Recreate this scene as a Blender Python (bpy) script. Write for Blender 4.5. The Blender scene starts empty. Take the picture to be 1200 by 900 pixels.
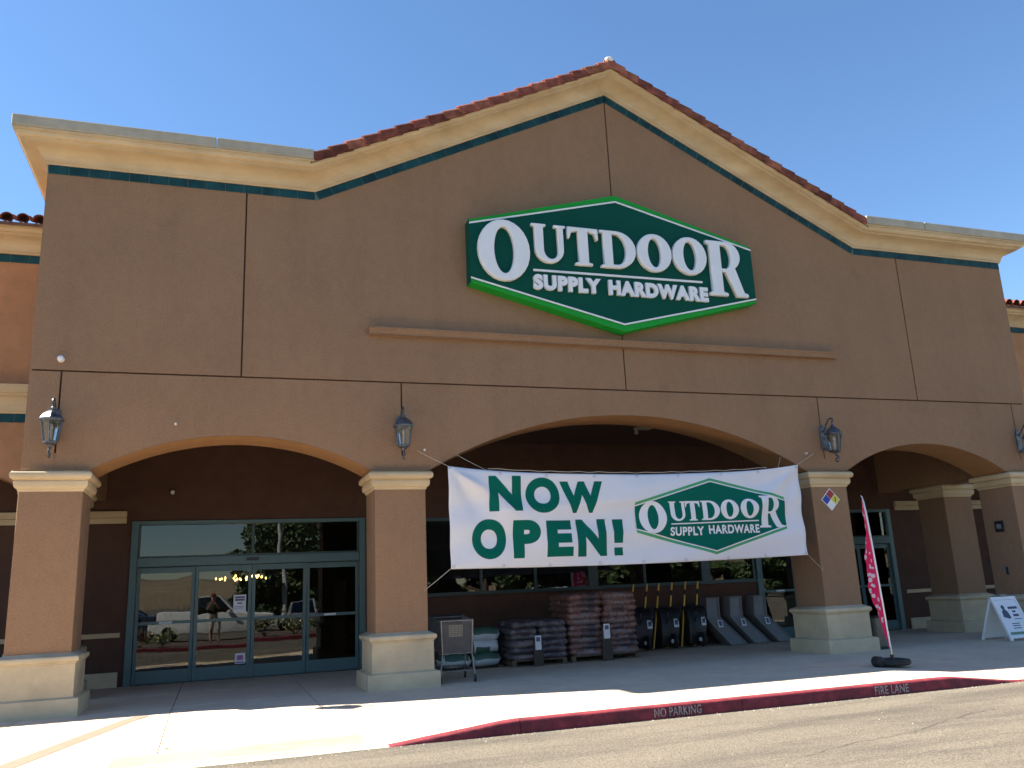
import bpy, bmesh, math, random
from mathutils import Vector, Matrix
random.seed(7)
S = bpy.context.scene
COL = S.collection
pi = math.pi
R_ = math.radians

# ------------------------------------------------------------------ camera
CX, CY, CZ = -7.277, -14.241, 1.5
fwd = Vector((0.32024151, 0.91821655, 0.23307454))
rgt = Vector((0.9467293, -0.31900246, -0.04405753))
upv = Vector((-0.033897, -0.23476754, 0.97146034))
cam_d = bpy.data.cameras.new("camera")
cam = bpy.data.objects.new("camera", cam_d)
COL.objects.link(cam)
cam.matrix_world = Matrix(((rgt.x, upv.x, -fwd.x, CX), (rgt.y, upv.y, -fwd.y, CY), (rgt.z, upv.z, -fwd.z, CZ), (0, 0, 0, 1)))
cam_d.sensor_width = 36
cam_d.lens = 993.94 / 1200 * 36
cam_d.clip_start = 0.05
cam_d.clip_end = 3000
S.camera = cam

# ------------------------------------------------------------------ light
SUN = Vector((-0.99, 0.29, 1.0)).normalized()          # towards the sun: left, a little behind the front
el = math.asin(SUN.z)
az = math.atan2(SUN.x, SUN.y)                          # clockwise from +Y
W = bpy.data.worlds.new("World")
S.world = W
W.use_nodes = True
wn = W.node_tree
wn.nodes.clear()
sky = wn.nodes.new("ShaderNodeTexSky")
sky.sky_type = 'NISHITA'
sky.sun_disc = False
sky.sun_elevation = el
sky.sun_rotation = az
sky.altitude = 100
sky.air_density = 1.0
sky.dust_density = 0.0
sky.ozone_density = 3.0
bg = wn.nodes.new("ShaderNodeBackground")
bg.inputs[1].default_value = 0.054
wo = wn.nodes.new("ShaderNodeOutputWorld")
hs = wn.nodes.new("ShaderNodeHueSaturation")
hs.inputs["Saturation"].default_value = 1.10
wn.links.new(sky.outputs[0], hs.inputs["Color"])
wn.links.new(hs.outputs[0], bg.inputs[0])
wn.links.new(bg.outputs[0], wo.inputs[0])
sl = bpy.data.lights.new("sun", 'SUN')
sl.energy = 5.0
sl.angle = R_(0.53)
sl.color = (1.0, 0.93, 0.82)
so = bpy.data.objects.new("sun", sl)
COL.objects.link(so)
so.rotation_euler = SUN.to_track_quat('Z', 'Y').to_euler()
S.view_settings.view_transform = 'Standard'
S.view_settings.look = 'None'
S.view_settings.exposure = 2.1
S.view_settings.gamma = 1.0
S.render.engine = 'CYCLES'
S.cycles.use_denoising = True
S.cycles.max_bounces = 10
S.cycles.diffuse_bounces = 6
S.cycles.glossy_bounces = 4
S.cycles.transmission_bounces = 6
S.cycles.transparent_max_bounces = 12
S.cycles.sample_clamp_indirect = 8
S.cycles.caustics_reflective = False
S.cycles.caustics_refractive = False


# ------------------------------------------------------------------ helpers
class MB:
    def __init__(s):
        s.v = []; s.f = []

    def add(s, v, f):
        o = len(s.v)
        s.v += [tuple(p) for p in v]
        s.f += [tuple(i + o for i in q) for q in f]
        return s

    def box(s, x0, x1, y0, y1, z0, z1):
        return s.add([(x0, y0, z0), (x1, y0, z0), (x1, y1, z0), (x0, y1, z0), (x0, y0, z1), (x1, y0, z1), (x1, y1, z1), (x0, y1, z1)],
                     [(0, 3, 2, 1), (4, 5, 6, 7), (0, 1, 5, 4), (1, 2, 6, 5), (2, 3, 7, 6), (3, 0, 4, 7)])

    def prism(s, poly, y0, y1):
        """poly of (x, z), counter-clockwise seen from -y, pushed from y0 to y1"""
        n = len(poly)
        v = [(x, y0, z) for x, z in poly] + [(x, y1, z) for x, z in poly]
        f = [tuple(range(n)), tuple(range(2 * n - 1, n - 1, -1))]
        for i in range(n):
            j = (i + 1) % n
            f.append((j, i, i + n, j + n))
        return s.add(v, f)

    def slab(s, poly, z0, z1):
        n = len(poly)
        v = [(x, y, z0) for x, y in poly] + [(x, y, z1) for x, y in poly]
        f = [tuple(range(n - 1, -1, -1)), tuple(range(n, 2 * n))]
        for i in range(n):
            j = (i + 1) % n
            f.append((i, j, j + n, i + n))
        return s.add(v, f)

    def tube(s, pts, r, n=6, r2=None, cap=True):
        pts = [Vector(p) for p in pts]
        rings = []
        m = len(pts)
        ref = None
        for i, p in enumerate(pts):
            t = (pts[min(i + 1, m - 1)] - pts[max(i - 1, 0)]).normalized()
            if ref is None:
                ref = t.orthogonal().normalized()
            a = (ref - t * ref.dot(t)).normalized()
            ref = a
            b = t.cross(a)
            rr = r if r2 is None else r + (r2 - r) * i / max(1, m - 1)
            rings.append([p + (a * math.cos(2 * pi * k / n) + b * math.sin(2 * pi * k / n)) * rr for k in range(n)])
        v = [q for rg in rings for q in rg]
        f = []
        for i in range(m - 1):
            for k in range(n):
                k2 = (k + 1) % n
                f.append((i * n + k, i * n + k2, (i + 1) * n + k2, (i + 1) * n + k))
        if cap:
            f.append(tuple(range(n - 1, -1, -1)))
            f.append(tuple((m - 1) * n + k for k in range(n)))
        return s.add(v, f)

    def lathe(s, prof, c=(0, 0, 0), n=16, axis='z', rot=0.0, cap=True):
        """prof of (r, h)"""
        v = []; f = []
        for r, h in prof:
            for k in range(n):
                a = 2 * pi * k / n + rot
                p = (r * math.cos(a), r * math.sin(a), h)
                if axis == 'y': p = (p[0], p[2], p[1])
                if axis == 'x': p = (p[2], p[0], p[1])
                v.append((c[0] + p[0], c[1] + p[1], c[2] + p[2]))
        m = len(prof)
        for i in range(m - 1):
            for k in range(n):
                k2 = (k + 1) % n
                q = (i * n + k, i * n + k2, (i + 1) * n + k2, (i + 1) * n + k)
                f.append(q if axis != 'y' else q[::-1])
        if cap:
            a, b = tuple(range(n - 1, -1, -1)), tuple((m - 1) * n + k for k in range(n))
            f += [a, b] if axis != 'y' else [a[::-1], b[::-1]]
        return s.add(v, f)

    def xf(s, M, start=0):
        for i in range(start, len(s.v)):
            s.v[i] = tuple(M @ Vector(s.v[i]))
        return s

    def mesh(s, name, mat, smooth=False, bevel=0.0, seg=1, angle=40):
        me = bpy.data.meshes.new(name)
        me.from_pydata(s.v, [], s.f)
        if bevel or smooth:
            bm = bmesh.new()
            bm.from_mesh(me)
            if bevel:
                ed = [e for e in bm.edges if len(e.link_faces) == 2 and e.calc_face_angle(0) > R_(30)]
                bmesh.ops.bevel(bm, geom=ed, offset=bevel, segments=seg, affect='EDGES', profile=0.5, clamp_overlap=True)
            bm.to_mesh(me)
            bm.free()
        if smooth:
            for p in me.polygons: p.use_smooth = True
            try: me.set_sharp_from_angle(angle=R_(angle))
            except Exception: pass
        for m in (mat if isinstance(mat, (list, tuple)) else [mat]):
            me.materials.append(m)
        me.update()
        return me

    def build(s, name, mat, parent=None, **k):
        return put(s.mesh(name, mat, **k), name, parent)


def put(me, name, parent=None, loc=(0, 0, 0), rot=(0, 0, 0), scale=(1, 1, 1)):
    o = bpy.data.objects.new(name, me)
    COL.objects.link(o)
    o.parent = parent
    o.location = loc
    o.rotation_euler = rot
    o.scale = scale
    return o


def thing(name, label, cat, loc=(0, 0, 0), rz=0, group=None):
    o = bpy.data.objects.new(name, None)
    COL.objects.link(o)
    o.empty_display_size = 0.2
    o.location = loc
    o.rotation_euler = (0, 0, rz)
    return tag(o, label, cat, group)


def tag(o, label, cat, group=None):
    o['label'] = label
    o['category'] = cat
    if group: o['group'] = group
    return o


def structure(o):
    o['kind'] = 'structure'
    return o


KIDS = {}


def copy_tree(o, parent=None):
    c = o.copy()
    COL.objects.link(c)
    c.parent = parent
    for ch in list(o.children):
        copy_tree(ch, c)
    return c


def clone(o, loc, rz=0.0, label=None, rot=None):
    c = copy_tree(o)
    c.location = loc
    c.rotation_euler = rot or (0, 0, rz)
    if label: c['label'] = label
    return c


# ------------------------------------------------------------------ materials
def newmat(name):
    m = bpy.data.materials.new(name)
    m.use_nodes = True
    t = m.node_tree
    b = t.nodes["Principled BSDF"]
    return m, t, b


def nd(t, typ, **k):
    n = t.nodes.new(typ)
    for a, v in k.items():
        if a in n.inputs.keys(): n.inputs[a].default_value = v
        else: setattr(n, a, v)
    return n


def mat(name, col, rough=0.6, var=0.12, scale=6.0, bump=0.0, bscale=80.0, metal=0.0, spec=0.5, hue=None, detail=6, dirt=0.0, dscale=1.2, emit=0.0, trans=0.0):
    """noise-mottled colour with optional fine relief and broad weathering"""
    m, t, b = newmat(name)
    L = t.links
    tc = nd(t, "ShaderNodeTexCoord")
    geo = nd(t, "ShaderNodeNewGeometry")
    src = geo.outputs["Position"]
    n1 = nd(t, "ShaderNodeTexNoise")
    n1.inputs["Scale"].default_value = scale
    n1.inputs["Detail"].default_value = detail
    n1.inputs["Roughness"].default_value = 0.6
    L.new(src, n1.inputs["Vector"])
    cr = nd(t, "ShaderNodeValToRGB")
    c0 = [max(0, c * (1 - var)) for c in col]
    c1 = [min(1, c * (1 + var)) for c in (hue or col)]
    cr.color_ramp.elements[0].position = 0.3
    cr.color_ramp.elements[1].position = 0.7
    cr.color_ramp.elements[0].color = (*c0, 1)
    cr.color_ramp.elements[1].color = (*c1, 1)
    L.new(n1.outputs[0], cr.inputs[0])
    out = cr.outputs[0]
    if dirt:
        n2 = nd(t, "ShaderNodeTexNoise")
        n2.inputs["Scale"].default_value = dscale
        n2.inputs["Detail"].default_value = 8
        n2.inputs["Roughness"].default_value = 0.65
        L.new(src, n2.inputs["Vector"])
        r2 = nd(t, "ShaderNodeValToRGB")
        r2.color_ramp.elements[0].position = 0.38
        r2.color_ramp.elements[1].position = 0.62
        r2.color_ramp.elements[0].color = (1 - dirt, 1 - dirt, 1 - dirt * 0.95, 1)
        r2.color_ramp.elements[1].color = (1, 1, 1, 1)
        L.new(n2.outputs[0], r2.inputs[0])
        mx = nd(t, "ShaderNodeMix")
        mx.data_type = 'RGBA'
        mx.blend_type = 'MULTIPLY'
        mx.inputs["Factor"].default_value = 1
        L.new(out, mx.inputs["A"])
        L.new(r2.outputs[0], mx.inputs["B"])
        out = mx.outputs["Result"]
    L.new(out, b.inputs["Base Color"])
    b.inputs["Roughness"].default_value = rough
    b.inputs["Metallic"].default_value = metal
    b.inputs["Specular IOR Level"].default_value = spec
    if emit:
        b.inputs["Emission Color"].default_value = (*col, 1)
        b.inputs["Emission Strength"].default_value = emit
    if bump:
        n3 = nd(t, "ShaderNodeTexNoise")
        n3.inputs["Scale"].default_value = bscale
        n3.inputs["Detail"].default_value = 4
        L.new(src, n3.inputs["Vector"])
        bp = nd(t, "ShaderNodeBump")
        bp.inputs["Strength"].default_value = bump
        bp.inputs["Distance"].default_value = 0.01
        L.new(n3.outputs[0], bp.inputs["Height"])
        L.new(bp.outputs[0], b.inputs["Normal"])
    return m


def add_noise_layer(m, scale, stretch, lo, hi, dark, warm=(1, 1, 1)):
    """a second, stretched weathering layer (streaks, tyre lanes) multiplied into the colour"""
    t = m.node_tree
    b = t.nodes["Principled BSDF"]
    L = t.links
    prev = b.inputs["Base Color"].links[0].from_socket
    geo = nd(t, "ShaderNodeNewGeometry")
    mp = nd(t, "ShaderNodeMapping")
    mp.inputs["Scale"].default_value = stretch
    L.new(geo.outputs["Position"], mp.inputs["Vector"])
    n = nd(t, "ShaderNodeTexNoise")
    n.inputs["Scale"].default_value = scale
    n.inputs["Detail"].default_value = 7
    n.inputs["Roughness"].default_value = 0.6
    L.new(mp.outputs[0], n.inputs["Vector"])
    r = nd(t, "ShaderNodeValToRGB")
    r.color_ramp.elements[0].position = lo
    r.color_ramp.elements[1].position = hi
    r.color_ramp.elements[0].color = (dark * warm[0], dark * warm[1], dark * warm[2], 1)
    r.color_ramp.elements[1].color = (1, 1, 1, 1)
    L.new(n.outputs[0], r.inputs[0])
    mx = nd(t, "ShaderNodeMix")
    mx.data_type = 'RGBA'
    mx.blend_type = 'MULTIPLY'
    mx.inputs["Factor"].default_value = 1
    L.new(prev, mx.inputs["A"])
    L.new(r.outputs[0], mx.inputs["B"])
    L.new(mx.outputs["Result"], b.inputs["Base Color"])


M = {}
M['stucco'] = mat('brown_stucco', (0.298, 0.180, 0.107), 0.92, 0.11, 30, 0.8, 90, spec=0.2, dirt=0.07, dscale=0.6, detail=4)
add_noise_layer(M['stucco'], 1.3, (1.4, 1.4, 0.16), 0.30, 0.52, 0.93)
add_noise_layer(M['stucco'], 7.0, (1.0, 1.0, 0.7), 0.35, 0.60, 0.94)
add_noise_layer(M['stucco'], 0.9, (1.0, 1.0, 1.0), 0.30, 0.42, 0.93)
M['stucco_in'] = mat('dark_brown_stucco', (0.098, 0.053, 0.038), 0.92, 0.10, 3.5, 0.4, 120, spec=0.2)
M['soffit'] = mat('bounce_tinted_soffit_stucco', (0.33, 0.18, 0.085), 0.92, 0.10, 3.5, 0.4, 120, spec=0.2)  # orange tint stands in for warm light bounced up from the ground
M['wing'] = mat('bounce_tinted_wing_stucco', (0.41, 0.215, 0.112), 0.92, 0.10, 3.5, 0.4, 120, spec=0.2, dirt=0.1)  # wing walls painted brighter and oranger to imitate bounced sunlight
M['cream'] = mat('cream_plaster', (0.60, 0.475, 0.305), 0.85, 0.06, 2.5, 0.15, 90, spec=0.25, dirt=0.12, dscale=0.9)
add_noise_layer(M['cream'], 1.5, (0.25, 1.0, 3.0), 0.32, 0.62, 0.86, (1.0, 0.93, 0.82))
M['base'] = mat('cream_column_base', (0.58, 0.475, 0.315), 0.88, 0.08, 4, 0.35, 70, spec=0.2, dirt=0.16, dscale=1.6)
M['coping'] = mat('grey_coping', (0.42, 0.37, 0.275), 0.7, 0.10, 5, 0.1, 60, dirt=0.15)
M['tile'] = mat('teal_glazed_tile', (0.004, 0.034, 0.044), 0.5, 0.45, 2.2, 0, spec=0.18, hue=(0.007, 0.052, 0.064))
M['grout'] = mat('dark_grout', (0.07, 0.13, 0.13), 0.9, 0.1)
M['roof'] = mat('terracotta', (0.29, 0.075, 0.04), 0.85, 0.45, 2.6, 0.3, 60, spec=0.2, hue=(0.34, 0.11, 0.065), dirt=0.25, dscale=6)
M['mortar'] = mat('white_mortar', (0.7, 0.66, 0.6), 0.9, 0.1)
M['felt'] = mat('dark_roof_deck', (0.12, 0.07, 0.05), 0.9, 0.2)
M['flatroof'] = mat('grey_flat_roof', (0.35, 0.34, 0.32), 0.9, 0.15)
M['concrete'] = mat('sidewalk_concrete', (0.63, 0.505, 0.375), 0.9, 0.07, 5, 0.25, 140, spec=0.2, dirt=0.12, dscale=1.1)
M['joint'] = mat('dark_joint', (0.16, 0.14, 0.12), 0.95, 0.1)
M['grit'] = mat('pale_grit', (0.30, 0.27, 0.22), 0.9, 0.5, 60)
M['salmon'] = mat('salmon_concrete', (0.27, 0.172, 0.125), 0.9, 0.08, 5, 0.2, 140, spec=0.2)
M['tactile'] = mat('faded_yellow_pavement', (0.60, 0.48, 0.235), 0.85, 0.04, 1.3, 0.1, 100, hue=(0.58, 0.44, 0.135))
M['asphalt'] = mat('worn_asphalt', (0.111, 0.095, 0.072), 0.92, 0.45, 55, 0.9, 120, spec=0.2, hue=(0.172, 0.148, 0.115), dirt=0.10, dscale=0.45, detail=8)
add_noise_layer(M['asphalt'], 0.9, (0.30, 1.5, 1.0), 0.38, 0.56, 0.66, (1.0, 1.01, 1.05))
add_noise_layer(M['asphalt'], 3.2, (0.5, 1.2, 1.0), 0.28, 0.40, 0.80)
add_noise_layer(M['asphalt'], 16.0, (1.0, 1.0, 1.0), 0.30, 0.36, 0.72)
M['kerb'] = mat('red_kerb_paint', (0.235, 0.024, 0.036), 0.7, 0.25, 9, 0.3, 60, dirt=0.5, dscale=4.0)
M['letter_kerb'] = mat('white_stencil_paint', (0.42, 0.39, 0.39), 0.7, 0.2, 30, dirt=0.6, dscale=22)
M['teal'] = mat('teal_aluminium', (0.078, 0.145, 0.150), 0.42, 0.06, 3, 0, metal=0.0, spec=0.5)
M['tealdk'] = mat('dark_teal_frame', (0.035, 0.066, 0.068), 0.45, 0.06, 3)
M['rubber'] = mat('black_rubber', (0.015, 0.015, 0.016), 0.65, 0.2, 8)
M['tar'] = mat('dark_tar', (0.072, 0.064, 0.054), 0.8, 0.3, 20)
M['black'] = mat('black_metal', (0.02, 0.021, 0.024), 0.38, 0.2, 8)
M['lamp'] = mat('weathered_lantern_metal', (0.055, 0.066, 0.085), 0.38, 0.45, 16, 0.2, 60, metal=0.55, hue=(0.10, 0.105, 0.12))
M['white'] = mat('white_sign_plastic', (0.74, 0.75, 0.76), 0.4, 0.03, 3)
M['sgreen'] = mat('dark_green_sign_face', (0.001, 0.066, 0.045), 0.6, 0.06, 2, spec=0.12)
M['bgreen'] = mat('bright_green_sign_edge', (0.008, 0.29, 0.03), 0.5, 0.06, 2, spec=0.2)
M['bangreen'] = mat('green_banner_ink', (0.001, 0.115, 0.082), 0.7, 0.06, 2, spec=0.1)
M['banbright'] = mat('light_green_banner_ink', (0.05, 0.33, 0.14), 0.55, 0.05, 2)
M['rope'] = mat('pale_rope', (0.5, 0.45, 0.38), 0.8, 0.15, 40)
M['paper'] = mat('white_paper', (0.72, 0.73, 0.76), 0.7, 0.03)
M['ink'] = mat('blue_grey_ink', (0.10, 0.11, 0.20), 0.7, 0.1)
M['pink'] = mat('pink_ink', (0.38, 0.12, 0.33), 0.7, 0.1)
M['greyplastic'] = mat('grey_poly_plastic', (0.19, 0.19, 0.195), 0.55, 0.12, 6, 0.1, 50)
M['cart'] = mat('grey_cart_wire', (0.23, 0.215, 0.20), 0.4, 0.2, 10, metal=0.4)
M['cartpl'] = mat('cart_mesh_plastic', (0.10, 0.10, 0.105), 0.5, 0.2, 10)
M['placard'] = mat('cream_placard', (0.36, 0.34, 0.25), 0.6, 0.12, 30)
M['wood'] = mat('pallet_wood', (0.13, 0.09, 0.058), 0.85, 0.3, 9, 0.2, 40)
M['handle'] = mat('yellow_wood_handle', (0.78, 0.43, 0.05), 0.5, 0.12, 8)
M['poly'] = mat('black_poly', (0.016, 0.016, 0.018), 0.45, 0.2, 6)
M['brownpost'] = mat('brown_tag_post', (0.055, 0.04, 0.03), 0.7, 0.15)
M['bagred'] = mat('red_brown_plastic_bag', (0.095, 0.036, 0.030), 0.36, 0.5, 11, 0.35, 26, hue=(0.22, 0.12, 0.105), detail=8)
M['bagdark'] = mat('dark_printed_bag', (0.042, 0.042, 0.055), 0.36, 0.6, 11, 0.35, 26, hue=(0.13, 0.11, 0.12), detail=8)
M['bagwhite'] = mat('white_printed_bag', (0.58, 0.64, 0.66), 0.4, 0.10, 5, 0.2, 30)
M['baggreen'] = mat('green_bag_print', (0.05, 0.12, 0.085), 0.4, 0.2, 5)
M['baglab'] = mat('pale_bag_print', (0.21, 0.16, 0.16), 0.45, 0.6, 24)
M['baglab2'] = mat('dark_bag_print', (0.06, 0.05, 0.06), 0.45, 0.3, 30)
M['bin'] = mat('brown_bin', (0.15, 0.125, 0.09), 0.7, 0.2, 12, 0.3, 60)
M['skin'] = mat('skin', (0.5, 0.28, 0.2), 0.5, 0.06, 8)
M['shirt'] = mat('dark_green_shirt', (0.03, 0.04, 0.03), 0.85, 0.15, 10)
M['shorts'] = mat('pale_shorts', (0.55, 0.5, 0.42), 0.85, 0.08, 10)
M['cap'] = mat('maroon_cap', (0.18, 0.03, 0.03), 0.8, 0.1)
M['hair'] = mat('brown_hair', (0.05, 0.03, 0.02), 0.6, 0.2, 30)
M['shoe'] = mat('dark_shoe', (0.04, 0.04, 0.045), 0.6, 0.1)
M['bark'] = mat('bark', (0.12, 0.085, 0.06), 0.9, 0.3, 6, 0.5, 20)
M['leaf'] = mat('dark_leaf', (0.032, 0.058, 0.018), 0.6, 0.45, 1.4, hue=(0.065, 0.10, 0.03))
M['leaf2'] = mat('bush_leaf', (0.045, 0.085, 0.03), 0.6, 0.35, 3, hue=(0.075, 0.12, 0.045))
M['petal'] = mat('pale_yellow_petal', (0.62, 0.56, 0.25), 0.6, 0.1, 6)
M['petal2'] = mat('maroon_petal', (0.20, 0.02, 0.05), 0.6, 0.2, 6)
M['soil'] = mat('bark_mulch', (0.10, 0.07, 0.05), 0.95, 0.3, 14, 0.6, 30)
M['hill'] = mat('dry_grass_hill', (0.17, 0.12, 0.068), 0.95, 0.3, 0.03, hue=(0.21, 0.155, 0.09))
M['pole'] = mat('pale_concrete_pole', (0.5, 0.49, 0.46), 0.8, 0.08)
M['carwhite'] = mat('white_car_paint', (0.75, 0.75, 0.74), 0.25, 0.02)
M['carsilver'] = mat('silver_car_paint', (0.42, 0.43, 0.45), 0.28, 0.03, metal=0.5)
M['cardark'] = mat('dark_blue_car_paint', (0.03, 0.04, 0.07), 0.22, 0.05)
M['chrome'] = mat('grey_alloy', (0.5, 0.5, 0.5), 0.3, 0.05, metal=0.8)
M['redlamp'] = mat('red_lens', (0.35, 0.02, 0.02), 0.25, 0.1)
M['headlamp'] = mat('clear_lens', (0.7, 0.7, 0.7), 0.15, 0.05)
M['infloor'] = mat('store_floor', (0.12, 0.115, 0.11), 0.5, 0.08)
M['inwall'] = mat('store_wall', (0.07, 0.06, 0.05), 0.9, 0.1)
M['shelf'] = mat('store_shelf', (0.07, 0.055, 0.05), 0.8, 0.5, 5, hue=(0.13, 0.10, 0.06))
M['tube'] = mat('lit_tube', (1.0, 0.96, 0.88), 0.5, 0.0, emit=2.2)
M['bulb'] = mat('lit_warm_bulb', (1.0, 0.5, 0.13), 0.5, 0.0, emit=9.0)
M['nred'] = mat('placard_red', (0.30, 0.018, 0.018), 0.5, 0.05)
M['nblue'] = mat('placard_blue', (0.012, 0.035, 0.30), 0.5, 0.05)
M['nyellow'] = mat('placard_yellow', (0.62, 0.55, 0.04), 0.5, 0.05)
M['posterblue'] = mat('poster_dark_print', (0.045, 0.06, 0.11), 0.6, 0.3, 40)
M['postergreen'] = mat('poster_green_print', (0.10, 0.22, 0.13), 0.6, 0.4, 20)
M['brass'] = mat('brass_fitting', (0.35, 0.22, 0.08), 0.4, 0.1, metal=0.6)


def cloth(name, col, trans, bump=0.0):
    m = mat(name, col, 0.7, 0.02, 3)
    t = m.node_tree
    b = t.nodes["Principled BSDF"]
    tr = nd(t, "ShaderNodeBsdfTranslucent")
    tr.inputs[0].default_value = (*col, 1)
    mx = nd(t, "ShaderNodeMixShader")
    mx.inputs[0].default_value = trans
    o = [n for n in t.nodes if n.type == 'OUTPUT_MATERIAL'][0]
    t.links.new(b.outputs[0], mx.inputs[1])
    t.links.new(tr.outputs[0], mx.inputs[2])
    t.links.new(mx.outputs[0], o.inputs[0])
    return m


M['banner'] = cloth('white_vinyl', (0.84, 0.84, 0.88), 0.22)
M['flag'] = cloth('red_flag_cloth', (0.86, 0.026, 0.13), 0.45)
M['flagwhite'] = cloth('white_flag_print', (0.82, 0.74, 0.80), 0.3)


def glassmat(name, tint, boost, rough=0.0):
    m = bpy.data.materials.new(name)
    m.use_nodes = True
    t = m.node_tree
    t.nodes.clear()
    tr = nd(t, "ShaderNodeBsdfTransparent")
    tr.inputs[0].default_value = (*tint, 1)
    gl = nd(t, "ShaderNodeBsdfGlossy")
    gl.inputs["Roughness"].default_value = rough
    gl.inputs["Color"].default_value = (0.95, 0.97, 0.97, 1)
    fr = nd(t, "ShaderNodeFresnel")
    fr.inputs["IOR"].default_value = 1.52
    mu = nd(t, "ShaderNodeMath", operation='MULTIPLY')
    mu.inputs[1].default_value = boost
    mu.use_clamp = True
    mx = nd(t, "ShaderNodeMixShader")
    o = nd(t, "ShaderNodeOutputMaterial")
    # slight waviness of the panes
    geo = nd(t, "ShaderNodeNewGeometry")
    n = nd(t, "ShaderNodeTexNoise")
    n.inputs["Scale"].default_value = 1.3
    n.inputs["Detail"].default_value = 1.5
    bp = nd(t, "ShaderNodeBump")
    bp.inputs["Strength"].default_value = 0.03
    bp.inputs["Distance"].default_value = 0.05
    t.links.new(geo.outputs["Position"], n.inputs["Vector"])
    t.links.new(n.outputs[0], bp.inputs["Height"])
    t.links.new(bp.outputs[0], gl.inputs["Normal"])
    t.links.new(fr.outputs[0], mu.inputs[0])
    t.links.new(mu.outputs[0], mx.inputs[0])
    t.links.new(tr.outputs[0], mx.inputs[1])
    t.links.new(gl.outputs[0], mx.inputs[2])
    t.links.new(mx.outputs[0], o.inputs[0])
    return m


M['glass'] = glassmat('window_glass', (0.42, 0.46, 0.45), 1.25)
M['lampglass'] = glassmat('lantern_glass', (0.80, 0.80, 0.76), 2.2, 0.12)
M['carglass'] = glassmat('car_glass', (0.2, 0.22, 0.22), 2.0)


# ------------------------------------------------------------------ key dimensions
ZC, ZS, ZJ = 3.51, 3.225, 5.07        # capital top, shaft top, horizontal joint
EX, AX = 10.12, 5.87                  # half width of the front, half width of the gable
ZT1, ZT2 = 8.36, 11.24                # tile band bottom at the eaves and at the peak
COLS = (-9.69, -4.40, 4.39, 9.72)
CW, CD = 0.434, 0.9
BY = 4.2                              # back wall of the arcade
KY = -4.15                            # kerb line
WY = 2.2                              # front of the side wings
DROP = -0.145


def smooth(t):
    t = max(0, min(1, t))
    return t * t * (3 - 2 * t)


def lin(t): return max(0, min(1, t))


def gz(x, y):
    """height of the pavement: it dips to the road at the two kerb ramps"""
    r = max(lin((-4.0 - x) / 1.45), lin((x - 2.55) / 1.25))
    return DROP * r * lin((-1.1 - y) / 2.9)


# ------------------------------------------------------------------ setting: ground
road = MB()
N = 24
xs = [-900, -300, -100, -40, -20, 0, 20, 40, 100, 300, 900]
ys = [-900, -300, -100, -40, -20, -10, KY - 0.14, 0, 20, 60, 200, 900]
for y in ys:
    for x in xs: road.v.append((x, y, -0.15))
for j in range(len(ys) - 1):
    for i in range(len(xs) - 1):
        a = j * len(xs) + i
        road.f.append((a, a + 1, a + 1 + len(xs), a + len(xs)))
structure(road.build('parking_lot', M['asphalt']))

# pavement: slabs with recessed joints, over a dark bed
walk = MB()
gx = [-34 + 0.5 * i for i in range(137)]
gy = [KY, -3.5, -2.6, -1.8, -1.1, 0, 1, 2, 3, BY + 0.05]
for y in gy:
    for x in gx: walk.v.append((x, y, gz(x, y) - 0.016))
for j in range(len(gy) - 1):
    for i in range(len(gx) - 1):
        a = j * len(gx) + i
        walk.f.append((a, a + 1, a + 1 + len(gx), a + len(gx)))
sidewalk = structure(walk.build('sidewalk', M['joint']))
xj = [-33.85 + 2.0 * i for i in range(35)]
yj = [KY + 0.002, -2.05, 0.03, 2.1, BY]
for i in range(len(xj) - 1):
    for j in range(4):
        x0, x1, y0, y1 = xj[i] + .006, xj[i + 1] - .006, yj[j] + .006, yj[j + 1] - .006
        if j == 0: y0 = KY
        m = MB()
        n = 5
        top = []
        for b in range(n + 1):
            for a in range(n + 1):
                x = x0 + (x1 - x0) * a / n; y = y0 + (y1 - y0) * b / n
                m.v.append((x, y, gz(x, y)))
        for b in range(n):
            for a in range(n):
                q = b * (n + 1) + a
                m.f.append((q, q + 1, q + n + 2, q + n + 1))
        # skirts into the joints
        rim = [a for a in range(n + 1)] + [(b + 1) * (n + 1) - 1 for b in range(1, n + 1)] + [n * (n + 1) + a for a in range(n - 1, -1, -1)] + [b * (n + 1) for b in range(n - 1, 0, -1)]
        base = len(m.v)
        for q in rim:
            p = m.v[q]
            m.v.append((p[0], p[1], p[2] - 0.03))
        for k in range(len(rim)):
            k2 = (k + 1) % len(rim)
            m.f.append((rim[k2], rim[k], base + k, base + k2))
        m.build('paving_slab', M['concrete'], sidewalk)


def sheet(name, mt, pts, parent, dz=0.004, n=12):
    """thin quad laid on the pavement, following its dips"""
    a, b, c, d = [Vector((p[0], p[1], 0)) for p in pts]
    m = MB()
    for j in range(n + 1):
        for i in range(n + 1):
            u, v = i / n, j / n
            p = (a * (1 - u) + b * u) * (1 - v) + (d * (1 - u) + c * u) * v
            m.v.append((p.x, p.y, gz(p.x, p.y) + dz))
    for j in range(n):
        for i in range(n):
            q = j * (n + 1) + i
            m.f.append((q, q + 1, q + n + 2, q + n + 1))
    return m.build(name, mt, parent)


sheet('ramp_border', M['salmon'], [(-9.60, -3.64), (-9.37, -3.72), (-8.10, -0.85), (-8.30, -0.78)], sidewalk)
tact = sheet('tactile_strip', M['tactile'], [(-8.3, KY + .05), (-5.62, KY + .05), (-5.62, KY + 0.72), (-8.3, KY + 0.72)], sidewalk, 0.004)
# kerb in cast lengths
kerb = MB()
kx = [-34, -20, -9] + [-5.45 + .25 * i for i in range(38)] + [9, 20, 34]
kb = structure(MB().box(-34, 34, KY - 0.13, KY - 0.012, -0.30, -0.16).build('kerb', M['joint']))


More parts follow.
